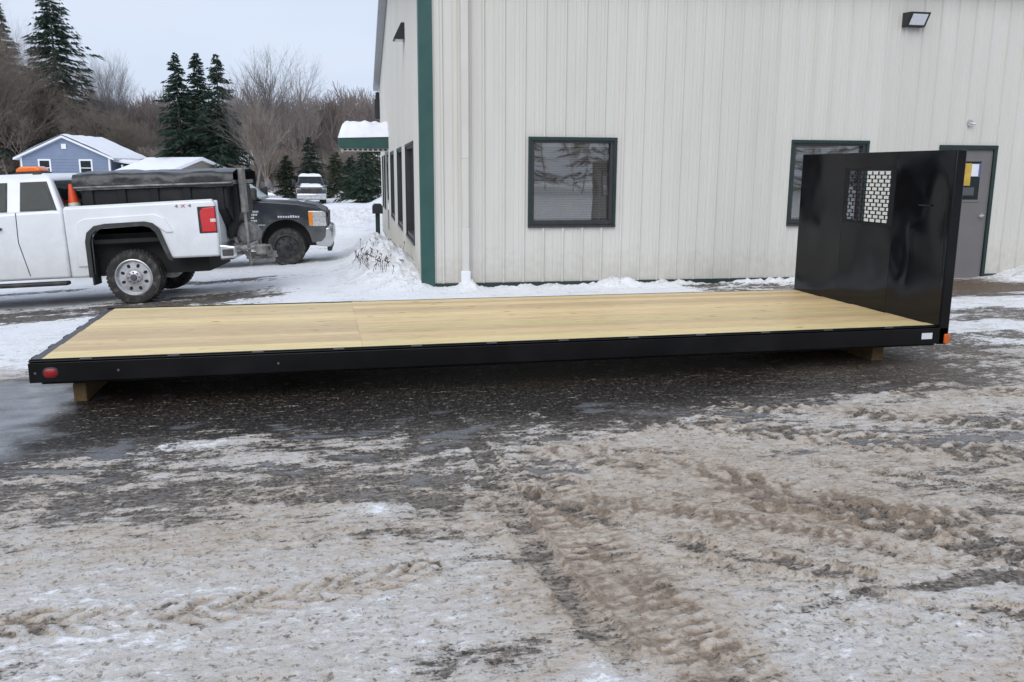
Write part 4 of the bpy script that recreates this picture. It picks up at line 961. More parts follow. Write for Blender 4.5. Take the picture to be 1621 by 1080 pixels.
def pickup(name, loc, heading, pitch, paint, label, opts):
    t = empty(name, loc, 0, label, 'pickup truck')
    t.rotation_euler = (0, pitch, heading)
    W2 = 1.0; WB = 3.66
    # bed
    side_prof = [(-1.29, 0.66)] + [(-1.30, 1.0), (-1.29, 1.44), (-1.26, 1.50), (0.885, 1.475), (0.885, 0.44)] + REAR_ARCH
    for s in (1, -1):
        MB().prism(side_prof, s * 0.90, s * W2, 'y').build('bed_side', M[paint], t, bevel=0.035, seg=3)
        MB().prism([(0.88, 1.42), (-1.25, 1.44), (-1.25, 1.512), (0.88, 1.488)], s * 0.86, s * 0.95, 'y').build('bed_rail', M[paint], t, bevel=0.02)
        # shoulder crease above the arch
        MB().prism([(0.76, 1.10), (0.70, 1.25), (0.60, 1.31), (-0.42, 1.335), (-0.55, 1.27), (-0.66, 1.05), (-0.55, 1.05), (-0.40, 1.17), (0.43, 1.145), (0.57, 1.02), (0.57, 0.60), (0.76, 0.60)], s * 0.99, s * 1.022, 'y').build('fender_bulge', M[paint], t, bevel=0.028, seg=3)
        fl = [(a, b_) for a, b_ in REAR_ARCH]
        out = [(0.615, 0.44), (0.61, 0.97), (0.575, 1.10), (0.46, 1.195), (0.30, 1.22), (-0.26, 1.23), (-0.38, 1.20), (-0.47, 1.10), (-0.62, 0.62)]
        mb = MB(); n = len(fl)
        vv = [(x, s * (W2 + 0.035), z) for x, z in out] + [(x, s * (W2 + 0.042), z) for x, z in fl] + [(x, s * 0.90, z) for x, z in fl] + [(x, s * (W2 - 0.01), z) for x, z in out]
        ff = [(i, i + 1, n + i + 1, n + i) for i in range(n - 1)] + [(n + i, n + i + 1, 2 * n + i + 1, 2 * n + i) for i in range(n - 1)] + [(3 * n + i, 3 * n + i + 1, i + 1, i) for i in range(n - 1)]
        mb.add(vv, ff).build('arch_flare', M['plastic'], t, smooth=True, angle=50)
    MB().box(-1.28, 0.88, -0.9, 0.9, 0.92, 0.98).build('bed_floor', M['dark'], t)
    MB().box(-1.30, -1.22, -0.87, 0.87, 0.70, 1.49).build('tailgate', M[paint], t, bevel=0.02)
    # cab lower body and nose
    fa = [(4.20, 0.50)] + [(WB + 0.53 * math.cos(math.radians(a)), 0.50 + 0.50 * math.sin(math.radians(a))) for a in range(10, 171, 16)] + [(3.13, 0.44)]
    cab = [(1.055, 0.44), (1.055, 1.43), (1.2, 1.445), (3.05, 1.40), (3.25, 1.405), (3.9, 1.36), (4.35, 1.27), (4.50, 1.19), (4.55, 1.0), (4.52, 0.62), (4.42, 0.50)] + fa
    MB().prism(cab, -W2 + 0.005, W2 - 0.005, 'y').build('body', M[paint], t, bevel=0.04, seg=3)
    MB().box(-1.05, 4.3, -0.70, 0.70, 0.42, 1.05).build('chassis', M['dark'], t)
    hood = MB(); hood.prism([(3.02, 1.40), (3.12, 1.435), (3.9, 1.40), (4.3, 1.31), (4.44, 1.21), (4.3, 1.2)], -0.74, 0.74, 'y'); hood.build('hood', M[paint], t, bevel=0.03, seg=3)
    # greenhouse
    bot = [(1.06, 1.42), (3.36, 1.42)]; top = [(1.22, 1.92), (2.62, 1.92)]
    yb, yt = 0.945, 0.775
    v = [(1.06, -yb, 1.42), (3.16, -yb, 1.42), (3.16, yb, 1.42), (1.06, yb, 1.42), (1.24, -yt, 1.92), (2.52, -yt, 1.92), (2.52, yt, 1.92), (1.24, yt, 1.92),
         (1.36, -yt + 0.1, 1.985), (2.36, -yt + 0.1, 1.985), (2.36, yt - 0.1, 1.985), (1.36, yt - 0.1, 1.985)]
    gh = MB().add(v, [(0, 1, 2, 3), (0, 1, 5, 4), (1, 2, 6, 5), (2, 3, 7, 6), (3, 0, 4, 7), (4, 5, 9, 8), (5, 6, 10, 9), (6, 7, 11, 10), (7, 4, 8, 11), (8, 9, 10, 11)]).build('cab', M[paint], t, bevel=0.03, seg=3)
    for s in (1, -1):
        mb = MB(); side_quad(mb, [(1.14, 1.445), (1.66, 1.445), (1.66, 1.865), (1.285, 1.865)], s, 0.004); mb.build('window', M['plastic'], t, bevel=0.006)
        mb = MB(); side_quad(mb, [(1.185, 1.465), (1.64, 1.465), (1.64, 1.845), (1.31, 1.845)], s, 0.007, 0.004); mb.build('window_glass', M['car_glass'], t)
        mb = MB(); side_quad(mb, [(1.84, 1.445), (2.92, 1.445), (2.48, 1.865), (1.84, 1.865)], s, 0.004); mb.build('window', M['plastic'], t, bevel=0.006)
        mb = MB(); side_quad(mb, [(1.86, 1.465), (2.85, 1.465), (2.45, 1.845), (1.86, 1.845)], s, 0.007, 0.004); mb.build('window_glass', M['car_glass'], t)
        # door with seams, handle, mirror
        ln = MB()
        for (xa, za, xb2, zb) in ((1.70, 1.43, 1.72, 1.0), (1.72, 1.0, 1.62, 0.50), (3.02, 1.38, 3.02, 0.9), (3.02, 0.9, 2.98, 0.5)):
            dx, dz = xb2 - xa, zb - za; l_ = math.hypot(dx, dz); nx_, nz_ = -dz / l_ * 0.006, dx / l_ * 0.006
            ln.add([(xa - nx_, s * (W2 - 0.003), za - nz_), (xb2 - nx_, s * (W2 - 0.003), zb - nz_), (xb2 + nx_, s * (W2 - 0.003), zb + nz_), (xa + nx_, s * (W2 - 0.003), za + nz_)], [(0, 1, 2, 3)])
        ln.build('door_seam', M['dark'], t)
        MB().box(1.92, 2.10, s * (W2 - 0.012), s * (W2 + 0.035), 1.19, 1.225).build('door_handle', M['plastic'], t, bevel=0.01)
        MB().box(1.1, 3.05, s * (W2 - 0.12), s * (W2 + 0.03), 0.34, 0.40).build('side_step', M['plastic'], t, bevel=0.02)
        MB().box(2.92, 3.10, s * (W2 + 0.02), s * (W2 + 0.26), 1.42, 1.68).build('mirror', M['plastic'], t, bevel=0.04)
        tl = MB().box(-1.205, -0.94, s * (W2 - 0.02), s * (W2 + 0.006), 1.01, 1.41).build('tail_lamp', M['lamp_black'], t, bevel=0.03)
        MB().prism([(-1.195, 1.03), (-0.985, 1.03), (-0.975, 1.34), (-1.02, 1.385), (-1.195, 1.40)], s * (W2 - 0.01), s * (W2 + 0.018), 'y').build('lens', M['tail_red'], tl, bevel=0.012)
        MB().box(-1.20, -1.12, s * (W2 + 0.012), s * (W2 + 0.0215), 1.175, 1.225).build('reverse_lens', M['tail_clear'], tl, bevel=0.006)
        # headlamp: amber corner and clear lens
        hl = MB().prism([(4.16, 0.86), (4.53, 0.86), (4.515, 1.15), (4.44, 1.19), (4.14, 1.19)], s * 0.70, s * (W2 + 0.006), 'y').build('headlamp', M['head_clear'], t, bevel=0.015)
        MB().prism([(4.155, 0.875), (4.235, 0.875), (4.235, 1.175), (4.145, 1.175)], s * 0.99, s * (W2 + 0.014), 'y').build('side_lens', M['amber'], hl, bevel=0.006)
    MB().box(4.515, 4.56, -0.68, 0.68, 0.70, 1.15).build('grille', M['plastic'], t, bevel=0.02)
    MB().prism([(4.28, 0.44), (4.60, 0.40), (4.66, 0.50), (4.66, 0.76), (4.60, 0.84), (4.22, 0.84)], -W2 + 0.01, W2 - 0.01, 'y').build('front_bumper', M['chrome'], t, bevel=0.05, seg=3)
    MB().prism([(-1.19, 0.60), (-1.40, 0.60), (-1.44, 0.66), (-1.44, 0.80), (-1.19, 0.84)], -W2 + 0.02, W2 - 0.02, 'y').build('rear_bumper', M['chrome'], t, bevel=0.03, seg=3)
    MB().box(-1.40, -1.24, W2 - 0.03, W2 + 0.002, 0.66, 0.76).build('bumper_step', M['plastic'], t, bevel=0.01)
    # windscreen and rear glass
    def plate(nm, p, q, d, mat):
        nrm = (Vector(p[1]) - Vector(p[0])).cross(Vector(p[3]) - Vector(p[0])).normalized() * d
        a = [Vector(x) + nrm for x in p]; b_ = [Vector(x) - nrm for x in p]
        MB().add(a + b_, [(0, 1, 2, 3), (7, 6, 5, 4), (0, 1, 5, 4), (1, 2, 6, 5), (2, 3, 7, 6), (3, 0, 4, 7)]).build(nm, mat, t)
    plate('windscreen', [(3.11, -0.84, 1.455), (3.11, 0.84, 1.455), (2.575, 0.72, 1.875), (2.575, -0.72, 1.875)], None, 0.012, M[opts.get('screen', 'car_glass')])
    plate('rear_glass', [(1.075, -0.8, 1.47), (1.075, 0.8, 1.47), (1.225, 0.7, 1.87), (1.225, -0.7, 1.87)], None, 0.010, M['car_glass'])
    keep = ('bed_', 'fender', 'arch', 'tailgate', 'chassis')
    for o_ in t.children:
        if o_.name.startswith(('tail_lamp', 'rear_bumper', 'bumper_step')): o_.location.x = -0.09
        elif not o_.name.startswith(keep): o_.location.x = -0.16
    rm = opts.get('rim')
    for s in (1, -1):
        wheel(t, 0.0, s, rim_mat=rm, steel=opts.get('steel')); wheel(t, WB - 0.16, s, rim_mat=rm, steel=opts.get('steel'))
    mb = MB(); mb.tube([(0, -0.75, 0.405), (0, 0.75, 0.405)], 0.06, 10); mb.lathe([(0.0005, -0.16), (0.14, -0.12), (0.17, 0.0), (0.14, 0.12), (0.0005, 0.16)], 16, (0, 0, 0.405)); mb.tube([(3.5, -0.75, 0.405), (3.5, 0.75, 0.405)], 0.05, 10)
    mb.build('axle', M['dark'], t, smooth=True)
    for s in (1, -1): MB().box(0.56, 0.585, s * 0.72, s * 1.0, 0.32, 0.70).build('mud_flap', M['plastic'], t)
    return t

def snow_cap(name, parent, x0, x1, y0, y1, z, th, seed, slope=0.0):
    n, m_ = 18, 14; A, B_ = np.meshgrid(np.linspace(x0, x1, n), np.linspace(y0, y1, m_))
    ua = (A - x0) / (x1 - x0); ub = (B_ - y0) / (y1 - y0)
    e = np.clip(np.minimum(np.minimum(ua, 1 - ua) * 8, np.minimum(ub, 1 - ub) * 8), 0, 1) ** 0.5
    Zt = z + slope * (A - x0) + th * e * (0.85 + 0.3 * fbm(A * 2 + seed, B_ * 2, 2, seed)); Zb = z + slope * (A - x0) - 0.01 + 0 * A
    I = np.arange(n * m_).reshape(m_, n); Fq = np.stack([I[:-1, :-1].ravel(), I[:-1, 1:].ravel(), I[1:, 1:].ravel(), I[1:, :-1].ravel()], 1)
    V = np.concatenate([np.stack([A.ravel(), B_.ravel(), Zt.ravel()], 1), np.stack([A.ravel(), B_.ravel(), Zb.ravel()], 1)])
    return np_mesh(name, V, np.concatenate([Fq, Fq[:, ::-1] + n * m_]), M['snow'], parent, True)

YC = -YAW                                                     # heading that runs along the picture plane, to the right
# --- white pickup: rear axle near wheel at (-2.77, 13.87); faces left, slightly towards the yard
hd_w = math.pi + YC + math.radians(5.5)
lx, ly = math.cos(hd_w), math.sin(hd_w)                       # forward
sx_, sy_ = -ly, lx                                            # left side (faces the yard)
wx0, wy0 = -2.71 - sx_ * 0.86, 13.86 - sy_ * 0.86
wz0 = gz(-2.77, 13.87)
wp = pickup('pickup_truck', (wx0, wy0, wz0), hd_w, math.radians(2.6), 'white_paint', 'white extended cab pickup with amber roof beacon carrying a black salt spreader', {})
bc = MB().prism([(1.44, 1.985), (1.84, 1.985), (1.86, 2.015), (1.42, 2.015)], -0.19, 0.19, 'y').build('light_bar', M['plastic'], wp, bevel=0.01)
MB().prism([(1.45, 2.016), (1.83, 2.016), (1.81, 2.075), (1.75, 2.105), (1.53, 2.105), (1.47, 2.075)], -0.17, 0.17, 'y').build('beacon_lens', M['beacon'], bc, bevel=0.025, seg=3)
MB().box(1.22, 1.36, 0.55, 0.70, 1.93, 1.99).build('lamp_bracket', M['plastic'], wp, bevel=0.02)
for i, (ch, mt) in enumerate((('4', 'dark_mark'), ('X', 'red_mark'), ('4', 'dark_mark'))):
    text_mesh('bed_decal', ch, 0.068, M[mt], wp, Matrix.Translation((-0.74 - i * 0.095, 1.0035, 1.425)) @ Matrix.Rotation(math.pi, 4, 'Z') @ Matrix.Rotation(math.pi / 2, 4, 'X') @ Matrix.Diagonal((1.5, 1, 1, 1)), 0.0015)

# --- salt spreader riding in the white pickup's bed
sp = empty('salt_spreader', (wx0, wy0, wz0), 0, 'black hopper salt spreader under a wrinkled tarp in the white pickup bed', 'salt spreader')
sp.rotation_euler = wp.rotation_euler
sp.location.z -= 0.09
hop = [(-0.78, 1.86), (0.78, 1.86), (0.80, 1.70), (0.80, 1.45), (0.30, 1.08), (-0.30, 1.08), (-0.80, 1.45), (-0.80, 1.70)]
MB().prism(hop, -1.46, 0.66, 'x').build('hopper', M['poly'], sp, bevel=0.02)
for k in range(5):
    xx = 0.54 - k * 0.47
    for s in (1, -1):
        MB().prism([(s * 0.79, 1.80), (s * 0.83, 1.80), (s * 0.83, 1.43), (s * 0.40, 1.10), (s * 0.30, 1.10)], xx - 0.06, xx + 0.06, 'x').build('hopper_rib', M['poly'], sp, bevel=0.01)
MB().box(-1.53, 0.70, -0.85, 0.85, 1.80, 1.865).build('top_frame', M['salty'], sp, bevel=0.008)
n, m_ = 60, 26; A, B_ = np.meshgrid(np.linspace(-1.57, 0.74, n), np.linspace(-1, 1, m_))
Yt = np.sign(B_) * np.where(np.abs(B_) < 0.72, np.abs(B_) / 0.72 * 0.86, 0.86 + (np.abs(B_) - 0.72) * 0.06)
Zt = 1.99 + 0.020 * (A + 1.4) + 0.05 * (1 - (Yt / 0.86) ** 2) - np.where(np.abs(B_) > 0.72, (np.abs(B_) - 0.72) / 0.28 * 0.20, 0)
wr = fbm(A * 2.2 + B_ * 1.6, B_ * 4.5, 3, 55); Yt = Yt + 0.030 * wr * (np.abs(B_) > 0.6) * np.sign(B_); Zt = Zt + 0.028 * wr
I = np.arange(n * m_).reshape(m_, n); Fq = np.stack([I[:-1, :-1].ravel(), I[:-1, 1:].ravel(), I[1:, 1:].ravel(), I[1:, :-1].ravel()], 1)
np_mesh('tarp', np.stack([A.ravel(), Yt.ravel(), Zt.ravel()], 1), Fq, M['tarp'], sp, True)
mb = MB(); mb.tube([(-1.55, 0.89, 1.83), (0.72, 0.89, 1.845)], 0.014, 6); mb.build('tarp_rod', M['salty'], sp, smooth=True)
MB().prism([(-1.33, 1.80), (-1.54, 1.80), (-1.56, 1.42), (-1.50, 1.22), (-1.42, 1.0), (-1.33, 0.95)], -0.5, 0.5, 'y').build('rear_housing', M['poly'], sp, bevel=0.03)
mb = MB(); mb.box(-1.64, -1.565, 0.28, 0.52, 1.36, 2.04); mb.build('engine_cover', M['salty'], sp, bevel=0.02)
MB().prism([(-1.42, 1.18), (-1.60, 1.20), (-1.72, 1.04), (-1.70, 0.90), (-1.52, 0.84), (-1.40, 1.0)], -0.22, 0.30, 'y').build('chute', M['salty'], sp, bevel=0.03)
mb = MB()
for (p, q, r_) in (((-1.35, 0.4, 1.05), (-1.62, 0.42, 0.62), 0.022), ((-1.62, 0.42, 0.62), (-1.98, 0.30, 0.60), 0.02), ((-1.35, 0.4, 1.05), (-1.62, -0.3, 1.0), 0.02), ((-1.62, -0.3, 1.0), (-1.72, -0.2, 0.58), 0.022), ((-1.72, -0.2, 0.58), (-1.62, 0.42, 0.62), 0.02), ((-1.60, 0.42, 1.40), (-1.62, 0.42, 0.55), 0.025), ((-1.45, 0.5, 0.78), (-1.95, 0.45, 0.84), 0.018), ((-1.95, 0.45, 0.84), (-1.97, 0.35, 0.58), 0.018)):
    mb.tube([p, q], r_, 8)
mb.build('spinner_frame', M['salty'], sp, smooth=True)
mb = MB(); mb.lathe([(0.0005, 0.66), (0.24, 0.655), (0.25, 0.63), (0.24, 0.62), (0.0005, 0.615)], 24, (-1.74, 0.08, 0), 'z')
for k in range(6):
    a = k * math.pi / 3; mb.box(0.03, 0.23, -0.008, 0.008, 0.66, 0.72, Matrix.Translation((-1.74, 0.08, 0)) @ Matrix.Rotation(a, 4, 'Z'))
mb.build('spinner', M['salty'], sp, smooth=True, angle=40)
MB().box(-1.90, -1.72, 0.36, 0.52, 0.70, 0.86).build('spinner_motor', M['salty'], sp, bevel=0.03)

# --- traffic cone standing in the bed behind the cab
cn_x, cn_y = 0.965, 0.62
wloc = wp.matrix_basis @ Vector((0.80, 0.66, 0.955))
cone = empty('traffic_cone', tuple(wloc), 0, 'orange traffic cone with pale band standing behind the white cab', 'traffic cone')
cone.rotation_euler = (math.radians(3), math.radians(7), hd_w)
MB().lathe([(0.165, 0.03), (0.105, 0.42)], 24, (0, 0, 0), 'z').build('lower_cone', M['cone'], cone, smooth=True)
MB().lathe([(0.1055, 0.42), (0.082, 0.58)], 24, (0, 0, 0), 'z').build('reflective_band', M['cone_band'], cone, smooth=True)
MB().lathe([(0.0815, 0.58), (0.035, 0.84), (0.03, 0.86), (0.0005, 0.86)], 24, (0, 0, 0), 'z').build('tip', M['cone'], cone, smooth=True)
MB().box(-0.04, 0.035, -0.2, 0.2, 0, 0.03).build('base', M['cone'], cone, bevel=0.01)

# --- black pickup: near front wheel at (-0.71, 19.55); faces right
hd_b = YC + math.radians(10)
fx, fy = math.cos(hd_b), math.sin(hd_b)
rx_, ry_ = fy, -fx                                            # right side faces the yard
bx0 = -0.71 - rx_ * 0.86 - fx * 3.5; by0 = 19.55 - ry_ * 0.86 - fy * 3.5
bp_ = pickup('pickup_truck', (bx0, by0, gz(-0.7, 19.5) - 0.01), hd_b, 0.0, 'dark_paint', 'black pickup with chrome bumper and pale door lettering parked behind the salt spreader', {'rim': M['plastic'], 'steel': True, 'screen': 'frosted'})
MB().box(4.36, 4.46, -0.8, 0.8, 0.3, 0.42).build('air_dam', M['plastic'], bp_, bevel=0.02)
mb = MB(); random.seed(3)
for i in range(9): mb.box(3.34 + i * 0.052, 3.34 + i * 0.052 + 0.036, -1.008, -1.0015 + 0.01, 1.045, 1.045 + (0.05 if i in (5, 6) else 0.038))
mb.build('name_badge', M['white_mark'], bp_)
for (z, xa, ws) in ((1.155, 2.50, (0.10, 0.14, 0.12)), (1.09, 2.60, (0.12, 0.16)), (1.025, 2.58, (0.14, 0.08)), (0.96, 2.64, (0.10, 0.11)), (0.88, 2.62, (0.26, 0.16))):
    mb = MB(); x = xa
    for w_ in ws:
        k = 0.0
        while k < w_: mb.box(x + k, x + k + 0.022, -1.0015, -0.99, z, z + (0.04 if z > 0.9 else 0.018)); k += 0.032
        x += w_ + 0.04
    mb.build('door_lettering', M['white_mark'], bp_)
snow_cap('snow', bp_, 3.0, 3.9, -0.6, 0.5, 1.42, 0.03, 4, -0.07)

# --- far parked vehicles under snow
hd_f = -math.pi / 2 + 0.0
fpz = gz(-0.62, 66.0)
fp = pickup('pickup_truck', (-0.62, 66.0, fpz - 0.05), math.atan2(-64.4, 0.6) + 0.03, 0.0, 'grey_paint', 'far dark pickup facing the camera with thick snow on roof and hood', {'steel': True})
snow_cap('snow', fp, 1.0, 2.4, -0.80, 0.80, 1.96, 0.20, 1); snow_cap('snow', fp, 3.05, 4.25, -0.8, 0.8, 1.36, 0.15, 2, -0.09)
def hatch(name, loc, heading, paint, label, roof_h=1.7, snow=True):
    t = empty(name, loc, heading, label, 'car')
    lo = [(-2.2, 0.35), (-2.25, 0.95), (-2.1, 1.05), (1.0, 1.05), (1.9, 0.92), (2.25, 0.78), (2.3, 0.4)] + arc(1.4, 0.36, 0.38, 5, 175, 10) + arc(-1.35, 0.36, 0.38, 5, 175, 10)
    MB().prism(lo, -0.9, 0.9, 'y').build('body', M[paint], t, bevel=0.05, seg=3)
    v = [(-2.1, -0.85, 1.04), (1.05, -0.85, 1.04), (1.05, 0.85, 1.04), (-2.1, 0.85, 1.04), (-1.85, -0.68, roof_h), (0.25, -0.68, roof_h), (0.25, 0.68, roof_h), (-1.85, 0.68, roof_h)]
    MB().add(v, [(0, 1, 2, 3), (0, 1, 5, 4), (1, 2, 6, 5), (2, 3, 7, 6), (3, 0, 4, 7), (4, 5, 6, 7)]).build('cabin', M[paint], t, bevel=0.05, seg=3)
    for s in (1, -1):
        for (xa, xb2, xc, xd) in ((-1.95, -1.1, -1.1, -1.78), (-1.02, -0.2, -0.2, -1.02), (-0.12, 0.82, 0.22, -0.12)):
            def yy(z): return 0.85 - (z - 1.04) * 0.17 / (roof_h - 1.04)
            z0, z1 = 1.09, roof_h - 0.09; p = [(xa, z0), (xb2, z0), (xc, z1), (xd, z1)]
            a = [(x, s * (yy(z) + 0.008), z) for x, z in p]; b_ = [(x, s * (yy(z) - 0.01), z) for x, z in p]
            MB().add(a + b_, [(0, 1, 2, 3), (7, 6, 5, 4), (0, 1, 5, 4), (1, 2, 6, 5), (2, 3, 7, 6), (3, 0, 4, 7)]).build('window_glass', M['car_glass'], t)
    for x in (1.4, -1.35):
        for s in (1, -1):
            w = MB().lathe([(0.2, s * 0.70), (0.3, s * 0.68), (0.335, s * 0.72), (0.335, s * 0.88), (0.3, s * 0.91), (0.2, s * 0.90)], 24, (x, 0, 0.335)).build('wheel', M['rubber'], t, smooth=True)
            MB().lathe([(0.205, s * 0.72), (0.205, s * 0.895), (0.1, s * 0.87), (0.0005, s * 0.88)], 20, (x, 0, 0.335)).build('rim', M['alloy'], w, smooth=True)
    for s in (1, -1):
        MB().box(2.0, 2.27, s * 0.55, s * 0.905, 0.62, 0.76).build('headlamp', M['head_clear'], t, bevel=0.02)
        MB().box(-2.265, -2.15, s * 0.6, s * 0.905, 0.7, 0.95).build('tail_lamp', M['tail_red'], t, bevel=0.02)
    if snow:
        snow_cap('snow', t, -1.86, 0.28, -0.70, 0.70, roof_h + 0.0, 0.16, 7); snow_cap('snow', t, 0.95, 2.15, -0.8, 0.8, 1.06, 0.12, 9, -0.16)
    return t
sx0, sy0 = -7.4, 26.6
hatch('parked_car', (sx0, sy0, gz(sx0, sy0) - 0.02), YC, 'silver_paint', 'snow covered car behind the white cab, seen past the orange cone', 1.72)
hatch('parked_car', (-2.6, 48.0, gz(-2.6, 48.0) - 0.2), YC + 0.5, 'silver_paint', 'snow topped car just above the black pickup hood', 1.35)

# ------------------------------------------------------------------ the blue house
hs_c, hs_s = math.cos(YC), math.sin(YC)
def cam_ground(cx_, d): return (cx_ * math.cos(YAW) + d * math.sin(YAW), -cx_ * math.sin(YAW) + d * math.cos(YAW))
hx, hy = cam_ground(-33.0, 72.0)
hz = -1.2
house = empty('house', (hx, hy, hz), YC, 'blue sided house with white window trim and snow covered roof', 'house')
GW, GD, EZ, RZ = 7.3, 6.5, 3.85, 5.45
MB().prism([(-GW, -1), (0, -1), (0, EZ), (-GW / 2, RZ), (-GW, EZ)], 0, GD, 'y').build('wall', M['siding_blue'], house)
for k in range(16):
    z = 0.1 + k * 0.24
    MB().box(-GW - 0.012, 0.012, -0.03, -0.002, z, z + 0.22).build('siding_board', M['siding_blue'], house)
rf = MB()
for sgn in (1, -1):
    x_e, x_r = (-GW / 2 + sgn * (GW / 2 + 0.45)), -GW / 2
    ze = EZ - 0.45 * (RZ - EZ) / (GW / 2)
    rf.add([(x_e, -0.35, ze), (x_r, -0.35, RZ), (x_r, GD + 0.3, RZ), (x_e, GD + 0.3, ze), (x_e, -0.35, ze + 0.16), (x_r, -0.35, RZ + 0.16), (x_r, GD + 0.3, RZ + 0.16), (x_e, GD + 0.3, ze + 0.16)],
           [(0, 1, 2, 3), (4, 5, 6, 7), (0, 1, 5, 4), (0, 4, 7, 3), (3, 2, 6, 7), (1, 2, 6, 5)])
rfo = rf.build('roof', M['house_white'], house)
for sgn in (1, -1):
    x_e, x_r = (-GW / 2 + sgn * (GW / 2 + 0.43)), -GW / 2; ze = EZ - 0.43 * (RZ - EZ) / (GW / 2) + 0.162
    n, m_ = 14, 24; A, B_ = np.meshgrid(np.linspace(0, 1, n), np.linspace(-0.33, GD + 0.28, m_))
    Zs = ze + (RZ + 0.165 - ze) * A + 0.14 * (0.8 + 0.4 * fbm(A * 3, B_ * 0.8, 2, 5)) * np.clip(np.minimum(A, 1.2 - A) * 8, 0.1, 1)
    I = np.arange(n * m_).reshape(m_, n); Fq = np.stack([I[:-1, :-1].ravel(), I[:-1, 1:].ravel(), I[1:, 1:].ravel(), I[1:, :-1].ravel()], 1)
    np_mesh('roof_snow', np.stack([(x_e + (x_r - x_e) * A).ravel(), B_.ravel(), Zs.ravel()], 1), Fq, M['snow'], rfo, True)
def hwin(x0, x1, z0, z1):
    f_ = MB(); f_.box(x0 - 0.13, x0, -0.07, -0.031, z0 - 0.13, z1 + 0.13); f_.box(x1, x1 + 0.13, -0.07, -0.031, z0 - 0.13, z1 + 0.13); f_.box(x0, x1, -0.07, -0.031, z1, z1 + 0.13); f_.box(x0, x1, -0.07, -0.031, z0 - 0.13, z0); f_.box(x0, x1, -0.06, -0.031, (z0 + z1) / 2 - 0.03, (z0 + z1) / 2 + 0.03)
    w = f_.build('window', M['house_white'], house)
    MB().box(x0, x1, -0.05, -0.033, z0, z1).build('pane', M['car_glass'], w)
hwin(-5.75, -4.95, 2.45, 3.6); hwin(-2.4, -1.55, 2.45, 3.6)
for x in (-GW - 0.02, -0.12): MB().box(x, x + 0.15, -0.06, 0.1, -1, EZ).build('corner_board', M['house_white'], house)
MB().box(-GW / 2 - 0.2, -GW / 2 + 0.2, -0.08, -0.03, 4.55, 4.95).build('gable_vent', M['house_white'], house)
# porch on the right-hand side
MB().prism([(0.0, 3.55), (3.6, 3.05), (3.6, 3.2), (0.0, 3.72)], 0.6, GD, 'y').build('porch_roof', M['house_white'], house)
snow_cap('porch_snow', house, 0.0, 3.62, 0.6, GD, 3.7, 0.14, 3, -0.145)
MB().box(0.05, 3.0, 3.5, 3.6, -1, 3.3).build('porch_wall', M['house_grey'], house)
for k in range(4): MB().box(0.6 + k * 0.95, 0.75 + k * 0.95, 0.65, 0.8, -1, 3.3).build('porch_post', M['house_white'], house)
gx_, gy_ = cam_ground(-24.9, 70.0)
gar = empty('garage', (gx_, gy_, -1.5), YC + math.radians(60), 'small tan outbuilding with snowy roof right of the blue house', 'outbuilding')
MB().prism([(-3.0, -1), (3.0, -1), (3.0, 2.95), (0, 3.95), (-3.0, 2.95)], 0, 6, 'y').build('wall', M['house_tan'], gar)
MB().prism([(-3.4, 2.85), (0, 3.98), (3.4, 2.85), (3.4, 3.08), (0, 4.22), (-3.4, 3.08)], -0.3, 6.3, 'y').build('roof', M['snow'], gar)
MB().box(-1.4, 1.4, -0.05, -0.01, -1, 1.9).build('door', M['house_grey'], gar)

# ------------------------------------------------------------------ trees
def spruce_mesh(H, R, nb, seed, gap=0.0, nd=26):
    r = np.random.default_rng(seed)
    t = np.sort(r.uniform(0.06, 0.995, nb)) ** 0.85
    az = r.uniform(0, 2 * np.pi, nb)
    prof = (1 - t) ** 0.75 * (0.55 + 0.55 * r.random(nb)) * (1 - gap * (r.random(nb) < 0.3))
    prof *= 1 + 0.20 * np.sin(3 * az + t * 9 + seed) + 0.16 * np.sin(2 * az - t * 21 + 2.3 * seed)
    prof *= np.where(r.random(nb) < 0.10, 1.3, 1.0)
    ln = R * prof + 0.12
    V = []; 
    for b_ in range(nb):
        k = max(6, int(nd * (0.35 + 0.9 * ln[b_] / R)))
        u = r.uniform(0.08, 1.0, k); l_ = ln[b_]; droop = 0.35 + 0.25 * (1 - t[b_])
        ca, sa = np.cos(az[b_]), np.sin(az[b_])
        rr = l_ * u; zz = t[b_] * H + l_ * (0.12 * u - droop * u ** 1.6 + 0.22 * u ** 3)
        p = np.stack([rr * ca, rr * sa, zz], 1)
        sd = r.choice([-1, 1], k) * r.uniform(0.3, 1.0, k); le = (0.12 + 0.30 * (1 - 0.55 * u)) * l_ * r.uniform(0.5, 1.1, k) + 0.08
        d = np.stack([ca * 0.75 - sa * sd, sa * 0.75 + ca * sd, -0.25 - 0.5 * r.random(k)], 1); d /= np.linalg.norm(d, axis=1)[:, None]
        q = p + d * le[:, None]; w = (0.022 + 0.035 * r.random(k)) * (0.6 + H / 16)
        perp = np.stack([r.normal(size=k) * 0.5, r.normal(size=k) * 0.5, np.ones(k)], 1); perp /= np.linalg.norm(perp, axis=1)[:, None]
        V.append(np.stack([p - perp * w[:, None], p + perp * w[:, None], q], 1))
    V = np.concatenate(V).reshape(-1, 3)
    return V, np.arange(len(V)).reshape(-1, 3)
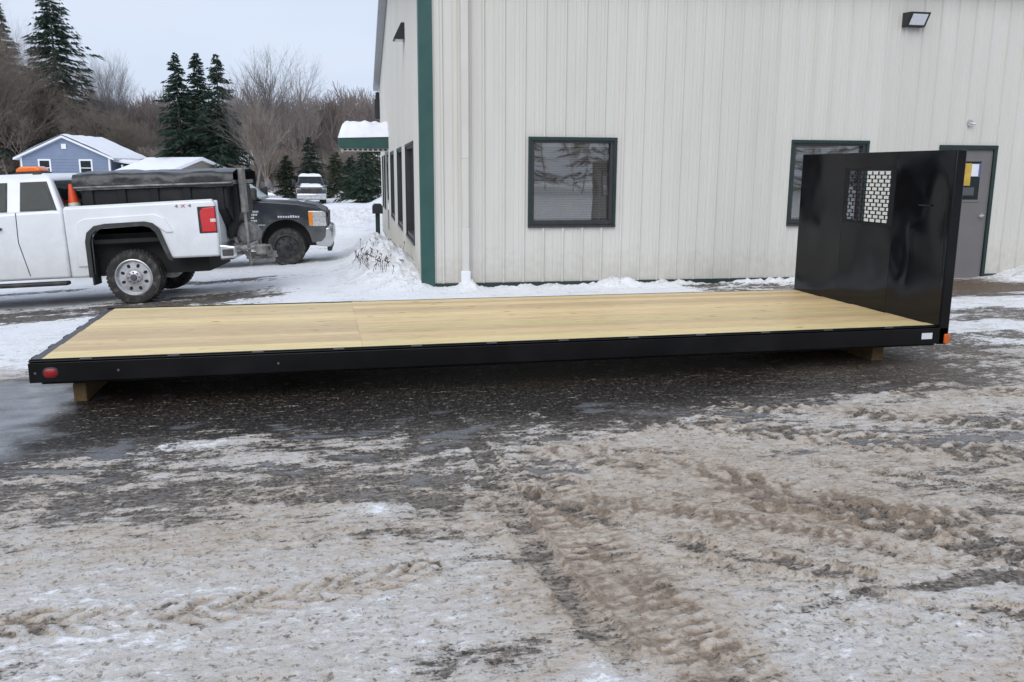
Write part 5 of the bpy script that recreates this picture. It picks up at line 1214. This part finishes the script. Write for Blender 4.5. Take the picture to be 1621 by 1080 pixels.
def tube_tris(segs, n=3):
    """segments (p0,p1,r0,r1) -> quads as n-sided tubes"""
    p0 = np.array([s[0] for s in segs]); p1 = np.array([s[1] for s in segs]); r0 = np.array([s[2] for s in segs]); r1 = np.array([s[3] for s in segs])
    d = p1 - p0; d /= np.linalg.norm(d, axis=1)[:, None] + 1e-9
    a = np.cross(d, np.array([0.31, 0.17, 0.93])); a /= np.linalg.norm(a, axis=1)[:, None] + 1e-9; b_ = np.cross(d, a)
    vs_ = []
    for k in range(n):
        c, s = math.cos(2 * math.pi * k / n), math.sin(2 * math.pi * k / n)
        vs_.append(p0 + (a * c + b_ * s) * r0[:, None])
    for k in range(n):
        c, s = math.cos(2 * math.pi * k / n), math.sin(2 * math.pi * k / n)
        vs_.append(p1 + (a * c + b_ * s) * r1[:, None])
    V = np.stack(vs_, 1); m = len(segs); base = (np.arange(m) * 2 * n)[:, None]
    F = np.concatenate([base + np.array([[k, (k + 1) % n, n + (k + 1) % n, n + k]]) for k in range(n)])
    return V.reshape(-1, 3), F
def bare_tree(H, spread, seed, levels=5, first=0.25, upright=0.55, thick=0.018):
    r = random.Random(seed); trunk = []; tw = []
    def grow(p, d, l_, rad, lev):
        steps = 3 if lev < 3 else 2; q = p
        for i in range(steps):
            d = (d + Vector((r.gauss(0, 0.12), r.gauss(0, 0.12), 0.06 * upright))).normalized()
            nq = q + d * (l_ / steps); ra = rad * (1 - 0.3 * i / steps); rb = rad * (1 - 0.3 * (i + 1) / steps)
            (trunk if lev == 0 else tw).append((tuple(q), tuple(nq), ra, rb))
            if lev < levels and (lev > 0 or i >= 1):
                for _ in range(2 if lev < 2 else r.choice((1, 2, 2))):
                    ang = r.uniform(0, 2 * math.pi); o_ = d.orthogonal().normalized(); o2 = d.cross(o_)
                    sp_ = r.uniform(0.45, 0.95) * spread
                    nd_ = (d + (o_ * math.cos(ang) + o2 * math.sin(ang)) * sp_ + Vector((0, 0, 0.25 * upright))).normalized()
                    grow(nq, nd_, l_ * r.uniform(0.55, 0.8), max(rb * 0.6, thick * 0.35), lev + 1)
            q = nq
        if lev < levels: grow(q, d, l_ * 0.72, max(rad * 0.62, thick * 0.35), lev + 1)
    grow(Vector((0, 0, 0)), Vector((0, 0, 1)), H * 0.34, H * thick, 0)
    return trunk, tw
def put_spruce(loc, H, R, nb, seed, label, mat='needle', gap=0.15, group='evergreens beyond the yard'):
    t = empty('spruce_tree', loc, 0, label, 'tree', group)
    V, F = spruce_mesh(H, R, nb, seed, gap)
    np_mesh('crown', V, F, M[mat], t)
    MB().tube([(0, 0, -0.5), (0, 0, H * 0.5), (0, 0, H * 0.97)], [H * 0.016, H * 0.010, 0.01], 8).build('trunk', M['bark'], t, smooth=True)
    return t
def put_bare(loc, H, spread, seed, label, mat='bark', levels=5, upright=0.55, thick=0.014, group='bare trees beyond the yard', name='bare_tree'):
    t = empty(name, loc, 0, label, 'tree', group)
    tk, tw = bare_tree(H, spread, seed, levels, upright=upright, thick=thick)
    V, F = tube_tris(tk, 7); np_mesh('trunk', V, F, M[mat], t, True)
    V, F = tube_tris(tw, 3); np_mesh('crown', V, F, M[mat], t)
    return t
G0 = -1.0
put_spruce((*cam_ground(-42.9, 84.0), G0), 19.6, 5.8, 700, 1, 'tallest spruce, its tip touching the top of the picture, left of the blue house')
put_spruce((*cam_ground(-47.2, 83.0), G0), 18.0, 4.0, 520, 2, 'spruce at the left edge of the picture behind brown brush')
put_spruce((-10.96, 77.4, G0), 12.1, 2.8, 560, 3, 'leftmost spruce of the trio in the middle distance')
put_spruce((-9.45, 77.9, G0), 12.2, 2.7, 560, 4, 'middle spruce of the trio in the middle distance')
put_spruce((-7.75, 76.7, G0), 12.0, 3.0, 560, 5, 'rightmost spruce of the trio in the middle distance')
for i, (x, y, h, rr, lab) in enumerate(((-0.6, 79.0, 5.6, 1.9, 'small dark evergreen standing straight above the far snowy pickup'), (1.5, 73.5, 4.2, 1.8, 'low evergreen between the far pickup and the entrance canopy'),
                                       (3.2, 62.5, 4.5, 1.7, 'evergreen just left of the metal building under the canopy'), (-2.6, 79.0, 4.0, 1.6, 'low evergreen left of the far snowy pickup'),
                                       (2.6, 70.0, 3.9, 1.6, 'broad low evergreen behind the dark post by the canopy'), (4.3, 70.0, 5.2, 2.0, 'evergreen partly hidden by the metal building corner'))):
    put_spruce((x, y, G0), h, rr, 230, 20 + i, lab, 'needle2' if i % 2 else 'needle', 0.05, 'low evergreens at the edge of the yard')
put_bare((*cam_ground(-41.9, 92.0), -0.4), 13.5, 0.55, 3, 'pale bare tree with a fan of twigs right of the tallest spruce', 'bark_far', 6, 0.9, 0.006)
put_bare((-4.7, 70.5, G0), 12.8, 0.8, 8, 'tall bare tree with open crown right of the spruce trio', 'bark', 5, 0.6, 0.010)
put_bare((*cam_ground(-46.0, 80.5), -1.0), 15.5, 0.9, 12, 'dense brown bare tree at the far left edge', 'bark_brown', 6, 0.35, 0.008)
put_bare((*cam_ground(-42.5, 81.0), -1.0), 13.0, 0.9, 13, 'dense brown bare tree left of the blue house gable', 'bark_brown', 6, 0.35, 0.008)
put_bare((*cam_ground(-48.3, 81.5), -1.0), 16.0, 0.9, 14, 'brown bare tree cut by the left edge behind the white cab', 'bark_brown', 6, 0.35, 0.008)
put_bare((*cam_ground(-39.5, 82.5), -1.0), 9.5, 0.9, 15, 'brown bare tree just behind the blue house ridge', 'bark_brown', 6, 0.4, 0.008)
put_bare((-3.0, 58.0, G0), 6.8, 0.5, 17, 'slender young bare tree with snow dusted twigs above the black pickup', 'bark_brown', 5, 0.7, 0.009)

for k, (cxx, d, h_, lab) in enumerate(((-44.3, 79.8, 12.0, 'brown bare tree in front of the tallest spruce trunk'), (-48.0, 79.5, 15.0, 'thick brown bare tree right at the left picture edge'), (-37.0, 84.0, 8.0, 'low brown bare tree showing above the house snow roof'),
                                      (-47.0, 83.5, 13.5, 'tall brown bare tree between the two left spruces'))):
    put_bare((*cam_ground(cxx, d), -1.0), h_, 0.95, 40 + k, lab, 'bark_brown', 6, 0.4, 0.008)
# woods on the rising ground: too many stems to count
def wood_mass(name, spots, seed, mat, label, hmin, hmax):
    r = np.random.default_rng(seed); Vs = []; Fs = []; off_ = 0
    variants = []
    for k in range(5):
        tk, tw = bare_tree(1.0, 0.75, 100 + k, 4, upright=0.75, thick=0.0055)
        V, F = tube_tris(tk + [s for i, s in enumerate(tw)], 3); variants.append((V, F))
    for (x, y, z) in spots:
        V, F = variants[r.integers(5)]; h_ = r.uniform(hmin, hmax); a = r.uniform(0, 6.28); c, s = math.cos(a), math.sin(a)
        W = V * h_ * np.array([1, 1, 1]); W = np.stack([W[:, 0] * c - W[:, 1] * s + x, W[:, 0] * s + W[:, 1] * c + y, W[:, 2] + z], 1)
        Vs.append(W); Fs.append(F + off_); off_ += len(V)
    o = np_mesh(name, np.concatenate(Vs), np.concatenate(Fs), M[mat])
    return tag(o, label, 'woods', kind='stuff')
r = np.random.default_rng(77)
spots = []
for i in range(300):
    d = r.uniform(95, 165); cxx = r.uniform(-0.62, -0.11) * d; x, y = cam_ground(cxx, d); spots.append((x, y, gz(x, y) - 0.3))
wood_mass('hillside_woods', spots, 5, 'bark_red', 'brown leafless woods covering the low hill behind the yard', 8.0, 12.5)
spots = []
for i in range(110):
    a = r.uniform(-0.2, math.pi + 0.2); d = r.uniform(38, 60); spots.append((d * math.cos(a), -d * math.sin(a) - 4, -0.3))
wood_mass('roadside_woods', spots, 6, 'bark_brown', 'leafless roadside woods behind the photographer, mirrored in the windows', 9.0, 14.0)
Vs = []; Fs = []; off_ = 0
for i in range(46):
    a = -0.15 + (math.pi + 0.3) * i / 45 + r.normal() * 0.02; d = r.uniform(52, 66); h_ = r.uniform(9, 15)
    V, F = spruce_mesh(h_, h_ * 0.26, 90, 300 + i, 0.1, 14); Vs.append(V * np.array([1.6, 1.6, 1]) + np.array([d * math.cos(a), -d * math.sin(a) - 4, -0.5])); Fs.append(F + off_); off_ += len(V)
tag(np_mesh('roadside_evergreens', np.concatenate(Vs), np.concatenate(Fs), M['needle2']), 'dark evergreens across the road behind the photographer, mirrored in the windows', 'woods', kind='stuff')
# brush along the far edge of the yard
spots = []
for i in range(110):
    d = r.uniform(78, 92); cxx = r.uniform(-0.60, -0.17) * d; x, y = cam_ground(cxx, d); spots.append((x, y, G0))
wood_mass('edge_brush', spots, 8, 'bark_brown', 'tangle of low brown brush along the edge of the yard', 2.5, 6.0)

# dead stems poking out of the snow bank by the side wall
for i, (xb, yb, lab) in enumerate(((0.45, 13.9, 'dark dead stems sticking out of the snow nearest the green corner trim'), (0.20, 14.9, 'dark dead stems in the snow bank a step behind the corner'), (0.5, 16.6, 'sparse dead stems higher up the snow bank by the side windows'))):
    x, y = b2w(xb, yb); st = []
    for k in range(26):
        p = Vector((r.normal() * 0.16, r.normal() * 0.25, -0.05)); d_ = Vector((r.normal() * 0.35, r.normal() * 0.35, 1)).normalized(); l_ = r.uniform(0.08, 0.22)
        q = p + d_ * l_; st.append((tuple(p), tuple(q), 0.004, 0.003)); st.append((tuple(q), tuple(q + Vector((r.normal() * 0.03, r.normal() * 0.03, 0.035))), 0.010, 0.006))
    V, F = tube_tris(st, 4)
    jx = np.argmin((X - x) ** 2 + (Y - y) ** 2); o = np_mesh('dead_plant', V, F, M['twig']); o['kind'] = 'stuff'; o.location = (x, y, float(Z[jx])); tag(o, lab, 'dead plant', 'dead stems in the snow bank')
